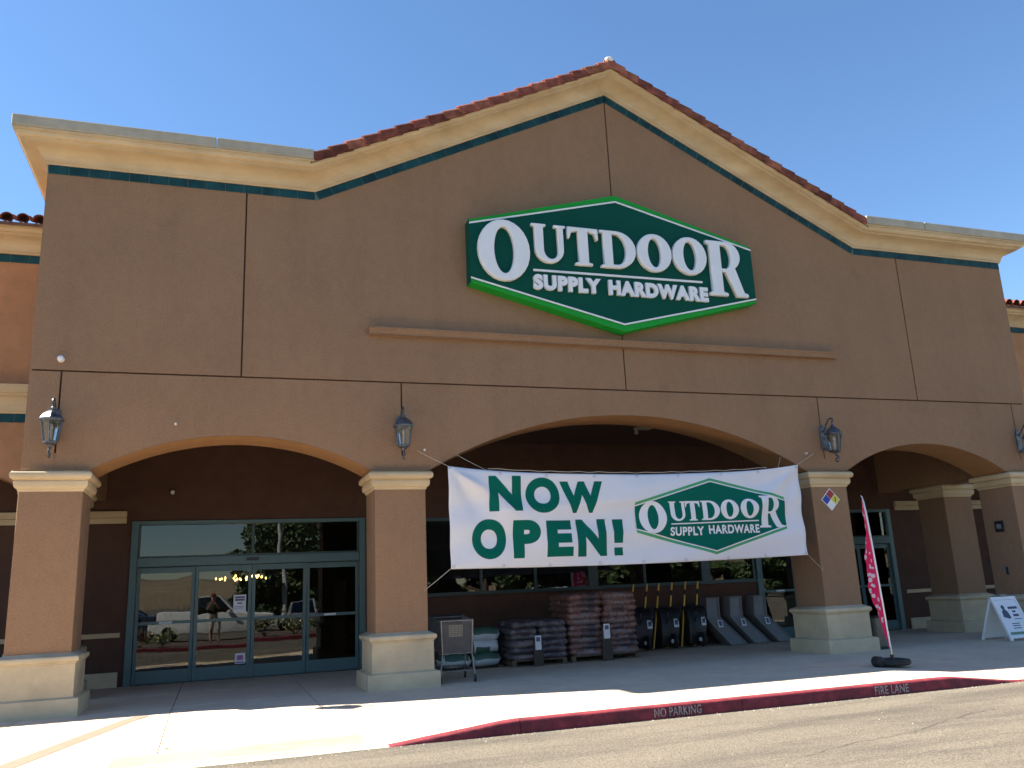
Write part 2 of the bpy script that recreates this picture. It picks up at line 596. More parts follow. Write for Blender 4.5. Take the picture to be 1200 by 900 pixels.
def kerb_run(x0, x1, mt, name='kerb_stone'):
    n = max(2, int((x1 - x0) / 0.18))
    m = MB()
    prof = [(KY - 0.150, -0.16), (KY - 0.146, -0.02), (KY - 0.135, -0.006), (KY - 0.115, 0.0), (KY - 0.003, 0.0), (KY - 0.003, -0.16)]
    for i in range(n + 1):
        x = x0 + (x1 - x0) * i / n
        z = gz(x, KY) + 0.003
        wob = 0.004 * math.sin(x * 7.3) + 0.003 * math.sin(x * 17.1)
        for (y, h) in prof:
            m.v.append((x, y + (wob if h > -.1 else 0), max(-0.16, z + h) if h > -0.1 else -0.16))
    k = len(prof)
    for i in range(n):
        for a in range(k - 1):
            q = i * k + a
            m.f.append((q, q + k, q + k + 1, q + 1))
    m.f.append(tuple(range(k)))
    m.f.append(tuple(n * k + a for a in range(k - 1, -1, -1)))
    return m.build(name, mt, kb, smooth=True, angle=50)


for a, b in ((-5.42, -3.9), (-3.893, -0.9), (-0.893, 2.05), (2.057, 5.0)):
    kerb_run(a, b, M['kerb'])
for a, b in ((-34, -14), (-13.99, -5.427), (5.01, 20), (20.01, 34)):
    kerb_run(a, b, M['concrete'])


def text_mesh(body, size=1.0, offset=0.0, extrude=0.0, bevel=0.0, spacing=1.0, res=3):
    cu = bpy.data.curves.new('t', 'FONT')
    cu.body = body
    cu.size = size
    cu.offset = offset
    cu.extrude = extrude
    cu.bevel_depth = bevel
    cu.bevel_resolution = 1
    cu.resolution_u = res
    cu.space_character = spacing
    cu.fill_mode = 'BOTH' if extrude else 'FRONT'
    ob = bpy.data.objects.new('t', cu)
    COL.objects.link(ob)
    dg = bpy.context.evaluated_depsgraph_get()
    dg.update()
    me = bpy.data.meshes.new_from_object(ob.evaluated_get(dg))
    bpy.data.objects.remove(ob)
    bpy.data.curves.remove(cu)
    return me


def curve_mesh(contours, extrude=0.0, bevel=0.0):
    cu = bpy.data.curves.new('g', 'CURVE')
    cu.dimensions = '2D'
    cu.fill_mode = 'BOTH' if extrude else 'FRONT'
    cu.extrude = extrude
    cu.bevel_depth = bevel
    cu.bevel_resolution = 1
    cu.offset = -bevel
    for c in contours:
        sp = cu.splines.new('POLY')
        sp.points.add(len(c) - 1)
        for p, (x, y) in zip(sp.points, c): p.co = (x, y, 0, 1)
        sp.use_cyclic_u = True
    ob = bpy.data.objects.new('g', cu)
    COL.objects.link(ob)
    dg = bpy.context.evaluated_depsgraph_get()
    dg.update()
    me = bpy.data.meshes.new_from_object(ob.evaluated_get(dg))
    bpy.data.objects.remove(ob)
    bpy.data.curves.remove(cu)
    return me


def bounds(me):
    xs = [v.co.x for v in me.vertices]; ys = [v.co.y for v in me.vertices]
    return min(xs), max(xs), min(ys), max(ys)


def place_flat(me, mt, name, parent, box, fn, maxlen=None):
    """fit a flat x-y mesh into box (x0, x1, z0, z1) and send each vertex through fn(x, z, h)"""
    a, b, c, d = bounds(me)
    x0, x1, z0, z1 = box
    if maxlen:
        bm = bmesh.new()
        bm.from_mesh(me)
        bmesh.ops.triangulate(bm, faces=bm.faces[:])
        sx = (x1 - x0) / (b - a); sz = (z1 - z0) / (d - c)
        for v in bm.verts: v.co.x *= sx; v.co.y *= sz
        for _ in range(5):
            e = [e for e in bm.edges if e.calc_length() > maxlen]
            if not e: break
            bmesh.ops.subdivide_edges(bm, edges=e, cuts=1)
            bmesh.ops.triangulate(bm, faces=bm.faces[:])
        bm.to_mesh(me)
        bm.free()
        a, b, c, d = bounds(me)
    for v in me.vertices:
        x = x0 + (v.co.x - a) / (b - a) * (x1 - x0)
        z = z0 + (v.co.y - c) / (d - c) * (z1 - z0)
        v.co = fn(x, z, v.co.z)
    me.materials.clear()
    me.materials.append(mt)
    me.name = name
    me.update()
    return put(me, name, parent)


gr = MB()
rg = random.Random(12)
for k in range(420):
    x = rg.uniform(-7.5, 6)
    y = KY - .155 - abs(rg.gauss(0, .10)) - (rg.uniform(0, 3.5) if k % 4 == 0 else 0)
    q = rg.uniform(.004, .013)
    a0 = rg.uniform(0, 6.28)
    v = [(x + q * math.cos(a0 + j * 2.1), y + q * math.sin(a0 + j * 2.1), -.1505) for j in range(3)] + [(x, y, -.15 + q * .9)]
    gr.add(v, [(0, 1, 3), (1, 2, 3), (2, 0, 3)])
gro = gr.build('grit', M['grit'])
gro['kind'] = 'stuff'
tag(gro, 'pale grit and small stones scattered on the asphalt along the red kerb', 'grit')

# cracks in the asphalt
def crack(pts, w, seed):
    rc = random.Random(seed)
    P = []
    for (a, b) in zip(pts[:-1], pts[1:]):
        n_ = max(2, int(math.dist(a, b) / .06))
        for k in range(n_):
            q = k / n_
            P.append((a[0] + (b[0] - a[0]) * q + rc.gauss(0, .016), a[1] + (b[1] - a[1]) * q + rc.gauss(0, .024)))
    m_ = MB()
    for x, y in P:
        h = w * rc.uniform(.25, 1.0)
        m_.v += [(x, y - h, -.1465), (x, y + h, -.1465)]
    for k in range(len(P) - 1): m_.f.append((2 * k, 2 * k + 2, 2 * k + 3, 2 * k + 1))
    structure(m_.build('asphalt_crack', M['tar']))


crack([(-2.1, -7.05), (-1.2, -6.75), (-.2, -6.55), (.6, -6.15), (1.6, -5.9)], .008, 1)
crack([(-1.2, -6.75), (-1.0, -7.3), (-.6, -7.9)], .005, 2)
crack([(.6, -6.15), (1.4, -6.5), (2.4, -6.55)], .005, 3)
lf = thing('dry_leaf', 'small dark dry leaf lying on the sunlit pavement before the left entrance', 'leaf', (-7.75, -3.25, gz(-7.75, -3.25) + .006), .6)
MB().add([(-.05, 0, 0), (-.01, .025, .012), (.05, 0, .004), (-.01, -.025, .010), (0, 0, .002)], [(0, 4, 1), (1, 4, 2), (2, 4, 3), (3, 4, 0)]).build('blade', M['tar'], lf)
MB().tube([(.05, 0, .004), (.075, .006, .006)], .002, 4).build('stalk', M['tar'], lf)

# stencil writing on the kerb face
def stencil(word, x0, x1, z0, z1):
    w = text_mesh(word, 1.0, 0.012, spacing=1.05)
    return place_flat(w, M['letter_kerb'], 'stencil_lettering', kb, (x0, x1, z0, z1), lambda x, z, h: Vector((x, KY - 0.156, z)))


stencil('NO PARKING', -2.16, -1.50, -0.128, -0.022)
stencil('FIRE LANE', 1.18, 1.75, -0.128, -0.022)

# ------------------------------------------------------------------ the building
B = thing('store_building', 'brown stucco store with arched arcade, cream cornice and tiled gable roof', 'store')


def arc(x0, x1, z, apex, n=24):
    """points of a segmental arch from (x1, z) to (x0, z) over the top"""
    h = (x1 - x0) / 2; r = apex - z
    Rr = (h * h + r * r) / (2 * r)
    cx, cz = (x0 + x1) / 2, apex - Rr
    a = math.asin(h / Rr)
    return [(cx + Rr * math.sin(t), cz + Rr * math.cos(t)) for t in [a - 2 * a * i / n for i in range(n + 1)]]


G = 0.014   # half joint


def gable_z(x, z1=ZT1, z2=ZT2):
    return z1 if abs(x) > AX else z1 + (z2 - z1) * (1 - abs(x) / AX)


TOPX = 0.17
wall_b = MB()
# backing behind the joints (upper wall core)
core = [(-EX + .03, ZJ - .3), (EX - .03, ZJ - .3), (EX - .03, ZT1 + .4), (AX, ZT1 + .4), (0, ZT2 + .4), (-AX, ZT1 + .4), (-EX + .03, ZT1 + .4)]
wall_b.prism(core, 0.03, 0.5)
wall_b.build('wall_core', M['stucco_in'], B)


def panel(poly, y1=0.031, bevel=0.006):
    m = MB().prism(poly, 0.0, y1)
    return m.build('wall_panel', M['stucco'], B)


def up_panel(x0, x1):
    pts = [(x0, ZJ + G), (x1, ZJ + G), (x1, gable_z(x1) + TOPX)]
    for bx in (AX, 0, -AX):
        if x0 < bx < x1: pts.append((bx, gable_z(bx) + TOPX))
    pts.append((x0, gable_z(x0) + TOPX))
    panel(pts)


JX = 7.03
for x0, x1 in ((-EX, -JX - G), (-JX + G, -G), (G, JX - G), (JX + G, EX)): up_panel(x0, x1)
# lower panels with the arches, full depth so the soffits are real
LX = (-EX, -9.68, -4.36, 4.38, 9.70, EX)
panel([(-EX, ZC), (LX[1] - G, ZC), (LX[1] - G, ZJ - G), (-EX, ZJ - G)], CD)
panel([(LX[4] + G, ZC), (EX, ZC), (EX, ZJ - G), (LX[4] + G, ZJ - G)], CD)
ARCHES = ((-9.22, -4.86, 4.09), (-3.93, 3.93, 4.585), (4.86, 9.22, 4.12))
for (x0, x1, ap), a, b in zip(ARCHES, LX[1:4], LX[2:5]):
    pts = [(a + G, ZC)] + arc(x0, x1, ZC, ap)[::-1] + [(b - G, ZC), (b - G, ZJ - G), (a + G, ZJ - G)]
    panel(pts, CD)
    # thin added soffit sheet, warm ground bounce painted in as ochre, a few mm proud
    s = arc(x0 + .004, x1 - .004, ZC, ap - 0.004)
    m = MB()
    for x, z in s: m.v += [(x, 0.004, z), (x, CD - 0.004, z)]
    for i in range(len(s) - 1): m.f.append((2 * i, 2 * i + 1, 2 * i + 3, 2 * i + 2))
    m.build('arch_soffit', M['soffit'], B, smooth=True)
for x in LX[1:5]:
    MB().box(x - 0.08, x + 0.08, 0.045, CD - .03, ZC + .01, ZJ - .02).build('joint_backing', M['stucco_in'], B)
    MB().box(x - G + .001, x + G - .001, 0.002, 0.044, ZC + .001, ZC + .27).build('joint_filler', M['stucco'], B)
MB().box(-EX + .02, EX - .02, CD + .002, CD + .06, 4.76, ZT1).build('rear_facing', M['stucco'], B)

# columns
def column_parts(cx, y0, parent, cw=CW, cd=CD, zc=ZC):
    sh = MB().box(cx - cw, cx + cw, y0, y0 + cd, 0.80, zc - 0.02).build('column', M['stucco'], parent, bevel=0.012, seg=2)

    def ring(prof, nm, mt, soft=False):
        m = MB()
        for e, z in prof:
            m.v += [(cx - cw - e, y0 - e, z), (cx + cw + e, y0 - e, z), (cx + cw + e, y0 + cd + e, z), (cx - cw - e, y0 + cd + e, z)]
        for i in range(len(prof) - 1):
            for k in range(4):
                k2 = (k + 1) % 4
                m.f.append((i * 4 + k, i * 4 + k2, i * 4 + 4 + k2, i * 4 + 4 + k))
        n = len(prof) - 1
        m.f += [(3, 2, 1, 0), (n * 4, n * 4 + 1, n * 4 + 2, n * 4 + 3)]
        return m.build(nm, mt, sh, smooth=True, angle=35)

    cap = [(0.004, zc - 0.31), (0.014, zc - 0.30)]
    for i in range(7):                                   # lower ovolo
        t = i / 6 * pi / 2
        cap.append((0.02 + 0.045 * math.sin(t), zc - 0.27 + 0.07 * (1 - math.cos(t))))
    cap += [(0.068, zc - 0.165), (0.056, zc - 0.155), (0.056, zc - 0.14)]
    for i in range(9):                                   # upper torus
        t = -pi / 2 + i / 8 * pi
        cap.append((0.066 + 0.052 * math.cos(t), zc - 0.072 + 0.064 * math.sin(t)))
    cap += [(0.09, zc - 0.003)]
    ring(cap, 'capital', M['cream'])
    bs = [(0.155, 0.0), (0.155, 0.225), (0.148, 0.243), (0.078, 0.262), (0.072, 0.27), (0.072, 0.715), (0.086, 0.72), (0.086, 0.735)]
    for i in range(7):
        t = -pi / 2 + i / 6 * pi
        bs.append((0.088 + 0.03 * math.cos(t), 0.785 + 0.045 * math.sin(t)))
    bs += [(0.03, 0.855), (0.002, 0.872)]
    ring([(e, z - (0.05 if z == 0 else 0)) for e, z in bs], 'column_base', M['base'])
    return sh


for c in COLS: column_parts(c, 0.0, B)


def sweep(path, prof, nm, mt, parent, y_end=None, closed_ends=True, ywall=0.0, sides=(True, True), ret=6.0):
    """moulding along a wall-front path of (x, z); prof of (out, height); ends return round the corners"""
    n = len(path)
    norms = []
    for i in range(n - 1):
        dx, dz = path[i + 1][0] - path[i][0], path[i + 1][1] - path[i][1]
        l = math.hypot(dx, dz)
        norms.append((-dz / l, dx / l))
    m = MB()
    cols = []
    for o, h in prof:
        line = []
        for i, (x, z) in enumerate(path):
            if i == 0: nx, nz = norms[0]; k = 1
            elif i == n - 1: nx, nz = norms[-1]; k = 1
            else:
                a, b = norms[i - 1], norms[i]
                nx, nz = a[0] + b[0], a[1] + b[1]
                l = math.hypot(nx, nz); nx /= l; nz /= l
                k = 1 / (nx * a[0] + nz * a[1])
            line.append([x + nx * h * k, ywall - o, z + nz * h * k])
        if sides[0]: line[0][0] -= o
        if sides[1]: line[-1][0] += o
        if sides[0]: line.insert(0, [line[0][0], ret, line[0][2]])
        if sides[1]: line.append([line[-1][0], ret, line[-1][2]])
        cols.append(line)
    w = len(cols[0])
    for line in cols: m.v += [tuple(p) for p in line]
    for a in range(len(prof) - 1):
        for i in range(w - 1):
            q = a * w + i
            m.f.append((q, q + 1, q + w + 1, q + w))
    m.f.append(tuple(a * w for a in range(len(prof))))
    m.f.append(tuple(a * w + w - 1 for a in range(len(prof) - 1, -1, -1)))
    return m.build(nm, mt, parent, smooth=True, angle=32)


def cornice_prof(o=0.47, h=0.40):
    p = [(-0.03, 0.0), (0.03, 0.0), (0.035, 0.012), (0.035, 0.035), (0.05, 0.04)]
    for i in range(11):                                  # big cove
        t = i / 10 * pi / 2
        p.append((0.05 + (o * 0.66 - 0.05) * (1 - math.cos(t)), 0.04 + (h * 0.60 - 0.04) * math.sin(t)))
    p += [(o * .70, h * .62), (o * .70, h * .67), (o * .74, h * .69)]
    for i in range(6):                                   # small ovolo
        t = i / 5 * pi / 2
        p.append((o * .74 + o * .16 * math.sin(t), h * .69 + h * .16 * (1 - math.cos(t))))
    p += [(o * .92, h * .86), (o * .92, h * .91), (o * .975, h * .92), (o * .975, h), (-0.03, h)]
    return p


ZK = ZT1 + 0.155                                        # underside of the cornice at the eaves
ZK2 = ZT2 + 0.155
path = [(-EX, ZK), (-AX, ZK), (0, ZK2), (AX, ZK), (EX, ZK)]
cor = sweep(path, cornice_prof(), 'cornice', M['cream'], B)
# coping on the level lengths
zt = ZK + 0.40
for sgn in (-1, 1):
    cuts = [AX + .07, 7.55, EX + .475]
    for a, b in zip(cuts[:-1], cuts[1:]):
        x0, x1 = sorted((sgn * (a + .006), sgn * (b - .006 if b < 10 else b)))
        MB().box(x0, x1, -0.478, 0.35, zt + 0.004, zt + 0.19).build('coping', M['coping'], cor, bevel=0.012, seg=2)
    x0, x1 = sorted((sgn * (EX + .475), sgn * (EX - .3)))
    MB().box(x0, x1, 0.356, 6.0, zt + 0.004, zt + 0.19).build('coping', M['coping'], cor, bevel=0.012, seg=2)

# glazed tile band: one backing strip, every tile a piece
band = MB()
bp = [(0.004, -0.153), (0.004, -0.002)]
tb = sweep(path, bp, 'tile_band', M['grout'], B, sides=(False, False))
tm = MB().box(0.008, 0.292, -0.016, -0.005, -0.149, -0.006).mesh('tile', M['tile'], bevel=0.004)
for i in range(len(path) - 1):
    a, b = Vector((path[i][0], 0, path[i][1])), Vector((path[i + 1][0], 0, path[i + 1][1]))
    L = (b - a).length
    n = round(L / 0.3)
    d = (b - a).normalized()
    ang = -math.atan2(d.z, d.x)
    for k in range(n):
        p = a + d * (L * k / n)
        put(tm, 'tile', tb, p, (0, ang, 0), (L / n / 0.3, 1, 1))

# gable roof with barrel tiles
d = Vector((AX, 0, ZK2 - ZK)).normalized()
roof_z = 0.415 / math.cos(math.atan2(ZK2 - ZK, AX))
rf = MB()
rp = [(-AX - .12, ZK + roof_z - .03), (0, ZK2 + roof_z + .02), (AX + .12, ZK + roof_z - .03), (AX + .12, ZK + roof_z - .13), (0, ZK2 + roof_z - .10), (-AX - .12, ZK + roof_z - .13)]
rf.prism(rp[::-1], -0.44, 7.0)
roof = rf.build('roof', M['felt'], B)


def barrel(r0, r1, length, th=0.018, n=9, span=pi):
    m = MB()
    ring = []
    for (x, r) in ((0, r0), (length, r1)):
        for rr in (r, r - th):
            for k in range(n + 1):
                t = (pi - span) / 2 + span * k / n
                m.v.append((x, rr * math.cos(t), rr * math.sin(t)))
    w = n + 1
    for k in range(n):
        m.f.append((k, k + 1, 2 * w + k + 1, 2 * w + k))            # outer
        m.f.append((w + k + 1, w + k, 3 * w + k, 3 * w + k + 1))    # inner
        m.f.append((k + 1, k, w + k, w + k + 1))                    # lower end
        m.f.append((2 * w + k, 2 * w + k + 1, 3 * w + k + 1, 3 * w + k))
    m.f.append((0, 2 * w, 3 * w, w))
    m.f.append((n, w + n, 3 * w + n, 2 * w + n))
    return m


RM = []
for k in range(6):
    c = (0.55, 0.8, 1.0, 1.15, 1.3, 1.5)[k]
    base = (0.21 * c ** .9, 0.068 * c * random.uniform(.9, 1.2), 0.043 * c)
    RM.append(mat('terracotta_shade', base, 0.85, 0.3, 5, 0.3, 60, spec=0.2, hue=tuple(min(1, q * 1.25) for q in base), dirt=0.4, dscale=7))
# rake tile: a trough-backed tile with a flat outer leg, lower end proud of the next
rk = MB()
rk.add([(0, 0.0, -0.115), (0.40, 0.012, -0.10), (0.40, 0.012, 0.050), (0, 0.0, 0.085)], [(0, 1, 2, 3)])
prof = [(0.0, -0.112), (0.0, 0.035), (0.012, 0.060), (0.045, 0.078), (0.13, 0.080), (0.20, 0.06), (0.20, 0.045), (0.13, 0.062), (0.05, 0.060), (0.028, 0.048), (0.022, 0.03), (0.022, -0.112)]
rk = MB()
for x, s in ((0, 1.0), (0.40, 0.0)):
    for y, z in prof:
        rk.v.append((x, y + (0 if s else 0.012), z - (0 if s else 0.03)))
n = len(prof)
for k in range(n):
    k2 = (k + 1) % n
    rk.f.append((k2, k, n + k, n + k2))
rk.f += [tuple(range(n)), tuple(range(2 * n - 1, n - 1, -1))]
rake_me = [rk.mesh('roof_tile', m) for m in RM]
bar_me = [barrel(0.115, 0.095, 0.40).mesh('roof_tile', m, smooth=True, angle=50) for m in RM]
nt = 20
L = math.hypot(AX + .10, (ZK2 - ZK))
for sgn in (-1, 1):
    a = Vector((sgn * (AX + .10), 0, ZK + roof_z - 0.0))
    b = Vector((0, 0, ZK2 + roof_z + 0.012))
    d = (b - a).normalized()
    ang = -math.atan2(d.z, d.x)
    Ls = (b - a).length
    for k in range(nt):
        p = a + d * (Ls * k / nt)
        jr = lambda s: random.uniform(-s, s)
        if sgn < 0:
            put(random.choice(rake_me), 'roof_tile', roof, (p.x, -0.475 + jr(.006), p.z + 0.025 + jr(.004)), (jr(.01), -math.atan2(d.z, d.x) + 0.02, 0))
        else:
            o = put(random.choice(rake_me), 'roof_tile', roof, (p.x, -0.475 + jr(.006), p.z + 0.025 + jr(.004)), (jr(.01), math.atan2(d.z, -d.x) - 0.02, 0), (-1, 1, 1))
        for r in range(3):
            q = Vector((p.x, -0.12 + r * 0.23, p.z - 0.01))
            M4 = Matrix.Translation(q) @ Matrix(((d.x, 0, -d.z * (1 if d.x > 0 else -1), 0), (0, 1, 0, 0), (d.z, 0, abs(d.x), 0), (0, 0, 0, 1)))
            o = put(random.choice(bar_me), 'roof_tile', roof)
            o.matrix_world = M4
ridge = MB()
for k in range(14):
    y0 = -0.40 + k * 0.36
    bb = barrel(0.14, 0.115, 0.42)
    bb.xf(Matrix.Translation((0, y0, ZK2 + roof_z + 0.045)) @ Matrix(((0, -1, 0, 0), (1, 0, 0, 0), (0, 0, 1, 0), (0, 0, 0, 1))))
    put(bb.mesh('ridge_tile', random.choice(RM), smooth=True, angle=50), 'ridge_tile', roof)
mo = MB()
mo.lathe([(0.0, -0.02), (0.075, 0.0), (0.10, 0.06), (0.075, 0.12), (0.02, 0.15)], (0, 0, 0), 10, 'y')
mo.xf(Matrix.Translation((-0.02, -0.47, ZK2 + roof_z + 0.10)) @ Matrix.Scale(0.7, 4, (0, 0, 1)))
mo.build('ridge_mortar', M['mortar'], roof, smooth=True)

# body of the building behind the front
body = MB()
body.box(-EX, -EX + .25, 0.5, 14, ZC, ZK + .1)
body.box(EX - .25, EX, 0.5, 14, ZC, ZK + .1)
body.box(-EX, EX, 13.8, 14.05, -0.1, ZK + .1)
body.build('side_wall', M['stucco'], B)
MB().box(-EX + .26, EX - .26, 0.52, 13.79, ZK - .3, ZK).build('flat_roof', M['flatroof'], B)

# ledge under the sign, small wall fittings
lg = MB()
pr = [(-0.1, -0.075), (-0.085, -0.07), (-0.11, 0.02), (-0.125, 0.03), (-0.125, 0.06), (-0.02, 0.075), (0.03, 0.075), (0.03, -0.075)]
m = MB()
for x in (-4.93, 4.95):
    for y, z in pr: m.v.append((x, y, 5.975 + z))
n = len(pr)
for k in range(n):
    k2 = (k + 1) % n
    m.f.append((k, k + n, k2 + n, k2))
m.f += [tuple(range(n - 1, -1, -1)), tuple(range(n, 2 * n))]
m.build('sign_ledge', M['stucco'], B)

# arcade: back wall, ceiling, mouldings
wb = MB()
DL0, DL1 = -8.92, -4.33           # left door opening
DR0, DR1 = 5.32, 9.65             # right door opening
WL0, WL1 = -3.62, 5.30            # window strip
wb.box(-26, DL0, BY, BY + .2, -0.05, 4.8)
wb.box(DL0, DL1, BY, BY + .2, 3.07, 4.8)
wb.box(DL1, WL0, BY, BY + .2, -0.05, 4.8)
wb.box(WL0, WL1, BY, BY + .2, 3.07, 4.8)
wb.box(WL0, WL1, BY, BY + .2, -0.05, 1.40)
wb.box(DR0, DR1, BY, BY + .2, 3.07, 4.8)
wb.box(DR1, 26, BY, BY + .2, -0.05, 4.8)
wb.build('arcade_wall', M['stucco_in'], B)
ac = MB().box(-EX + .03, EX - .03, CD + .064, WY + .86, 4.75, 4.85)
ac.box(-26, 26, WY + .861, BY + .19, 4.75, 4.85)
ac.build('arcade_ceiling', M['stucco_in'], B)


def strip(x0, x1, y, z0, z1, out, mt, nm, parent):
    MB().box(x0, x1, y - out, y - .001, z0, z1).build(nm, mt, parent, bevel=0.012, seg=2)


for x0, x1 in ((-26, DL0 - .10), (DR1 + .20, 26)):
    strip(x0, x1, BY, 3.06, 3.17, .05, M['cream'], 'wall_moulding', B)
    strip(x0, x1, BY, 3.172, 3.30, .09, M['cream'], 'wall_moulding', B)
    strip(x0, x1, BY, 0.90, 0.99, .05, M['cream'], 'chair_rail', B)
    strip(x0, x1, BY, -.02, 0.27, .05, M['base'], 'plinth', B)
# side walls of the arcade over its side openings
for s in (-1, 1):
    x0, x1 = sorted((s * 9.42, s * 9.85))
    MB().box(x0, x1, CD + .002, BY - .003, ZC, 4.749).build('side_lintel', M['stucco'], B)


# doors and windows
def glazing(parent, x0, x1, y, z0, z1, inset=0.0):
    m = MB().box(x0, x1, y - .004, y + .004, z0, z1)
    k, k2 = random.uniform(-.0022, .0022), random.uniform(-.0015, .0015)          # panes never sit quite square
    m.v = [(a, b + (k if a == x1 else -k) + (k2 if c == z1 else -k2), c) for a, b, c in m.v]
    return m.build('pane', M['glass'], parent)


def sliding_door(x0, x1):
    """bi-parting entrance: jambs, transom light, header with sensor, four leaves"""
    y0, y1 = BY - .05, BY + .10
    f = MB()
    f.box(x0, x0 + .13, y0, y1, 0, 3.10)
    f.box(x1 - .13, x1, y0, y1, 0, 3.10)
    f.box(x0 + .131, x1 - .131, y0 + .004, y1 - .004, 3.02, 3.10)
    dr = f.build('entrance_door', M['teal'], B, bevel=0.006)
    a, b = x0 + .135, x1 - .135
    mid = (a + b) / 2
    MB().box(a, b, y0 - .03, y1 - .01, 2.20, 2.375).build('header', M['teal'], dr, bevel=0.006)
    MB().box(mid - .12, mid + .12, y0 - .075, y0 - .031, 2.275, 2.325).build('sensor', M['black'], dr, bevel=0.012, seg=2)
    tf = MB().box(mid - .025, mid + .025, y0 + .02, y1 - .03, 2.376, 3.019)
    tf.box(a, mid - .026, y0 + .02, y1 - .03, 2.376, 2.41).box(mid + .026, b, y0 + .02, y1 - .03, 2.376, 2.41)
    tf.box(a, a + .03, y0 + .02, y1 - .03, 2.411, 3.019).box(b - .03, b, y0 + .02, y1 - .03, 2.411, 3.019)
    tf.build('transom_frame', M['tealdk'], dr)
    glazing(dr, a + .031, mid - .026, BY + .03, 2.411, 3.018)
    glazing(dr, mid + .026, b - .031, BY + .03, 2.411, 3.018)
    w = (b - a) / 4
    for k in range(4):
        u, v = a + k * w + .004, a + (k + 1) * w - .004
        yy = BY - .03 if k in (1, 2) else BY + .015
        st, d = .065, .042
        lf = MB()
        lf.box(u, u + st, yy, yy + d, 0.012, 2.19).box(v - st, v, yy, yy + d, 0.012, 2.19)
        lf.box(u + st, v - st, yy + .001, yy + d - .001, 0.012, 0.25)
        lf.box(u + st, v - st, yy + .001, yy + d - .001, 2.08, 2.19)
        lf.box(u + st, v - st, yy - .004, yy + d - .001, 1.10, 1.16)
        leaf = lf.build('door_leaf', M['teal'], dr, bevel=0.004)
        glazing(dr, u + st, v - st, yy + .02, .25, 1.10)
        glazing(dr, u + st, v - st, yy + .02, 1.16, 2.08)
        if k in (0, 3):
            xm = u + (v - u) * (.52 if k == 0 else .45)
            MB().box(xm - .12, xm + .12, yy - .007, yy - .0045, 1.112, 1.150).build('rail_sticker', M['paper'], dr)
    MB().box(x0 + .13, x1 - .13, y0 - .02, y1, 0.001, 0.012).build('threshold', M['black'], dr)
    return dr


sliding_door(DL0, DL1)
sliding_door(DR0, DR1)


def window_strip(x0, x1, cuts, wide):
    y0, y1 = BY - .02, BY + .10
    f = MB()
    f.box(x0, x1, y0, y1, 1.40, 1.455).box(x0, x1, y0, y1, 3.0, 3.07)
    edges = [x0] + cuts + [x1]
    for i, e in enumerate(edges):
        hw = .115 if i in wide else .03
        a, b = (e, e + 2 * hw) if i == 0 else ((e - 2 * hw, e) if i == len(edges) - 1 else (e - hw, e + hw))
        f.box(a, b, y0 + .003, y1 - .003, 1.456, 2.999)
    w = f.build('window', M['tealdk'], B)
    for i in range(len(edges) - 1):
        glazing(w, edges[i] + .02, edges[i + 1] - .02, BY + .03, 1.45, 3.005)
    s = MB().box(x0 - .02, x1 + .01, BY - .055, BY - .021, 1.375, 1.43).build('sill', M['tealdk'], w, bevel=.006)
    return w


window_strip(WL0, WL1 - .01, [-3.05, -1.77, -0.49, 0.925, 2.25, 3.90], (4, 6))

# interior seen dimly through the glass
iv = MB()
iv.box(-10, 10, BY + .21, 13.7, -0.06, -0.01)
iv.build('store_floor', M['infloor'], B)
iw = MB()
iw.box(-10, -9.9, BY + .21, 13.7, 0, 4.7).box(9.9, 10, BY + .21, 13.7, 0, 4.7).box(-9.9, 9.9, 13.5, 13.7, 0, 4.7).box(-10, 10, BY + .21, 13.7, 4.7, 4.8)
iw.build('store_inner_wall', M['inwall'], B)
for i, x in enumerate((-8.3, -3.5, -1.3, 1.3, 3.6, 8.0)):
    t = thing('store_shelf', ('dark shelf behind the left entrance doors', 'dark shelf behind the window left of the banner', 'dark shelf behind the banner, left part', 'dark shelf behind the banner, middle', 'dark shelf behind the window right of the wheelbarrows', 'dark shelf behind the right entrance doors')[i], 'shelf', (x, 7.6 + (i % 2) * 1.2, 0), 0, 'shelving inside the store')
    sm = MB()
    for sx in (-.6, .57): sm.box(sx, sx + .03, 0, 2.5, 0, 1.9)
    sm.build('upright', M['shelf'], t)
    for z in (.15, .6, 1.05, 1.5, 1.85):
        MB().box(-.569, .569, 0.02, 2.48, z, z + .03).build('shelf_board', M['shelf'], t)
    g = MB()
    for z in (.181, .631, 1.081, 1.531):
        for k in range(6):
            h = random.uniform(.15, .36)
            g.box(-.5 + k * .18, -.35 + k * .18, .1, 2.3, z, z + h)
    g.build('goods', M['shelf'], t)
tubes = [(-8.0, 7), (-5.2, 7), (-6.6, 10.5), (-2, 7.5), (2, 7.5), (6, 7.5), (0, 11)]
for i, (x, y) in enumerate(tubes):
    t = thing('ceiling_light', 'lit strip light inside the store, ' + ('at the far left behind the left entrance', 'at right behind the left entrance', 'deep behind the left entrance', 'behind the windows left of centre', 'behind the windows right of centre', 'behind the right entrance', 'deep behind the middle windows')[i], 'ceiling light', (x, y, 4.15), 0, 'strip lights inside the store')
    MB().box(-.6, .6, -.09, .09, .02, .10).build('housing', M['white'], t)
    MB().box(-.57, .57, -.05, .05, -.02, .019).build('tube', M['tube'], t)
    MB().tube([(-.5, 0, .10), (-.5, 0, .55)], .006, 5).build('hanger', M['black'], t)
    MB().tube([(.5, 0, .10), (.5, 0, .55)], .006, 5).build('hanger', M['black'], t)
bt = thing('bulb_garland', 'string of small lit warm bulbs hanging inside the left entrance', 'string light', (-6.8, 9.0, 2.05))
wire = MB().tube([(-.75 + .1 * i, 0, .06 + .05 * math.cos(i * .8)) for i in range(16)], .006, 5)
wire.tube([(-.75, 0, .1), (-.75, 0, 2.6)], .004, 4).tube([(.75, 0, .1), (.75, 0, 2.6)], .004, 4)
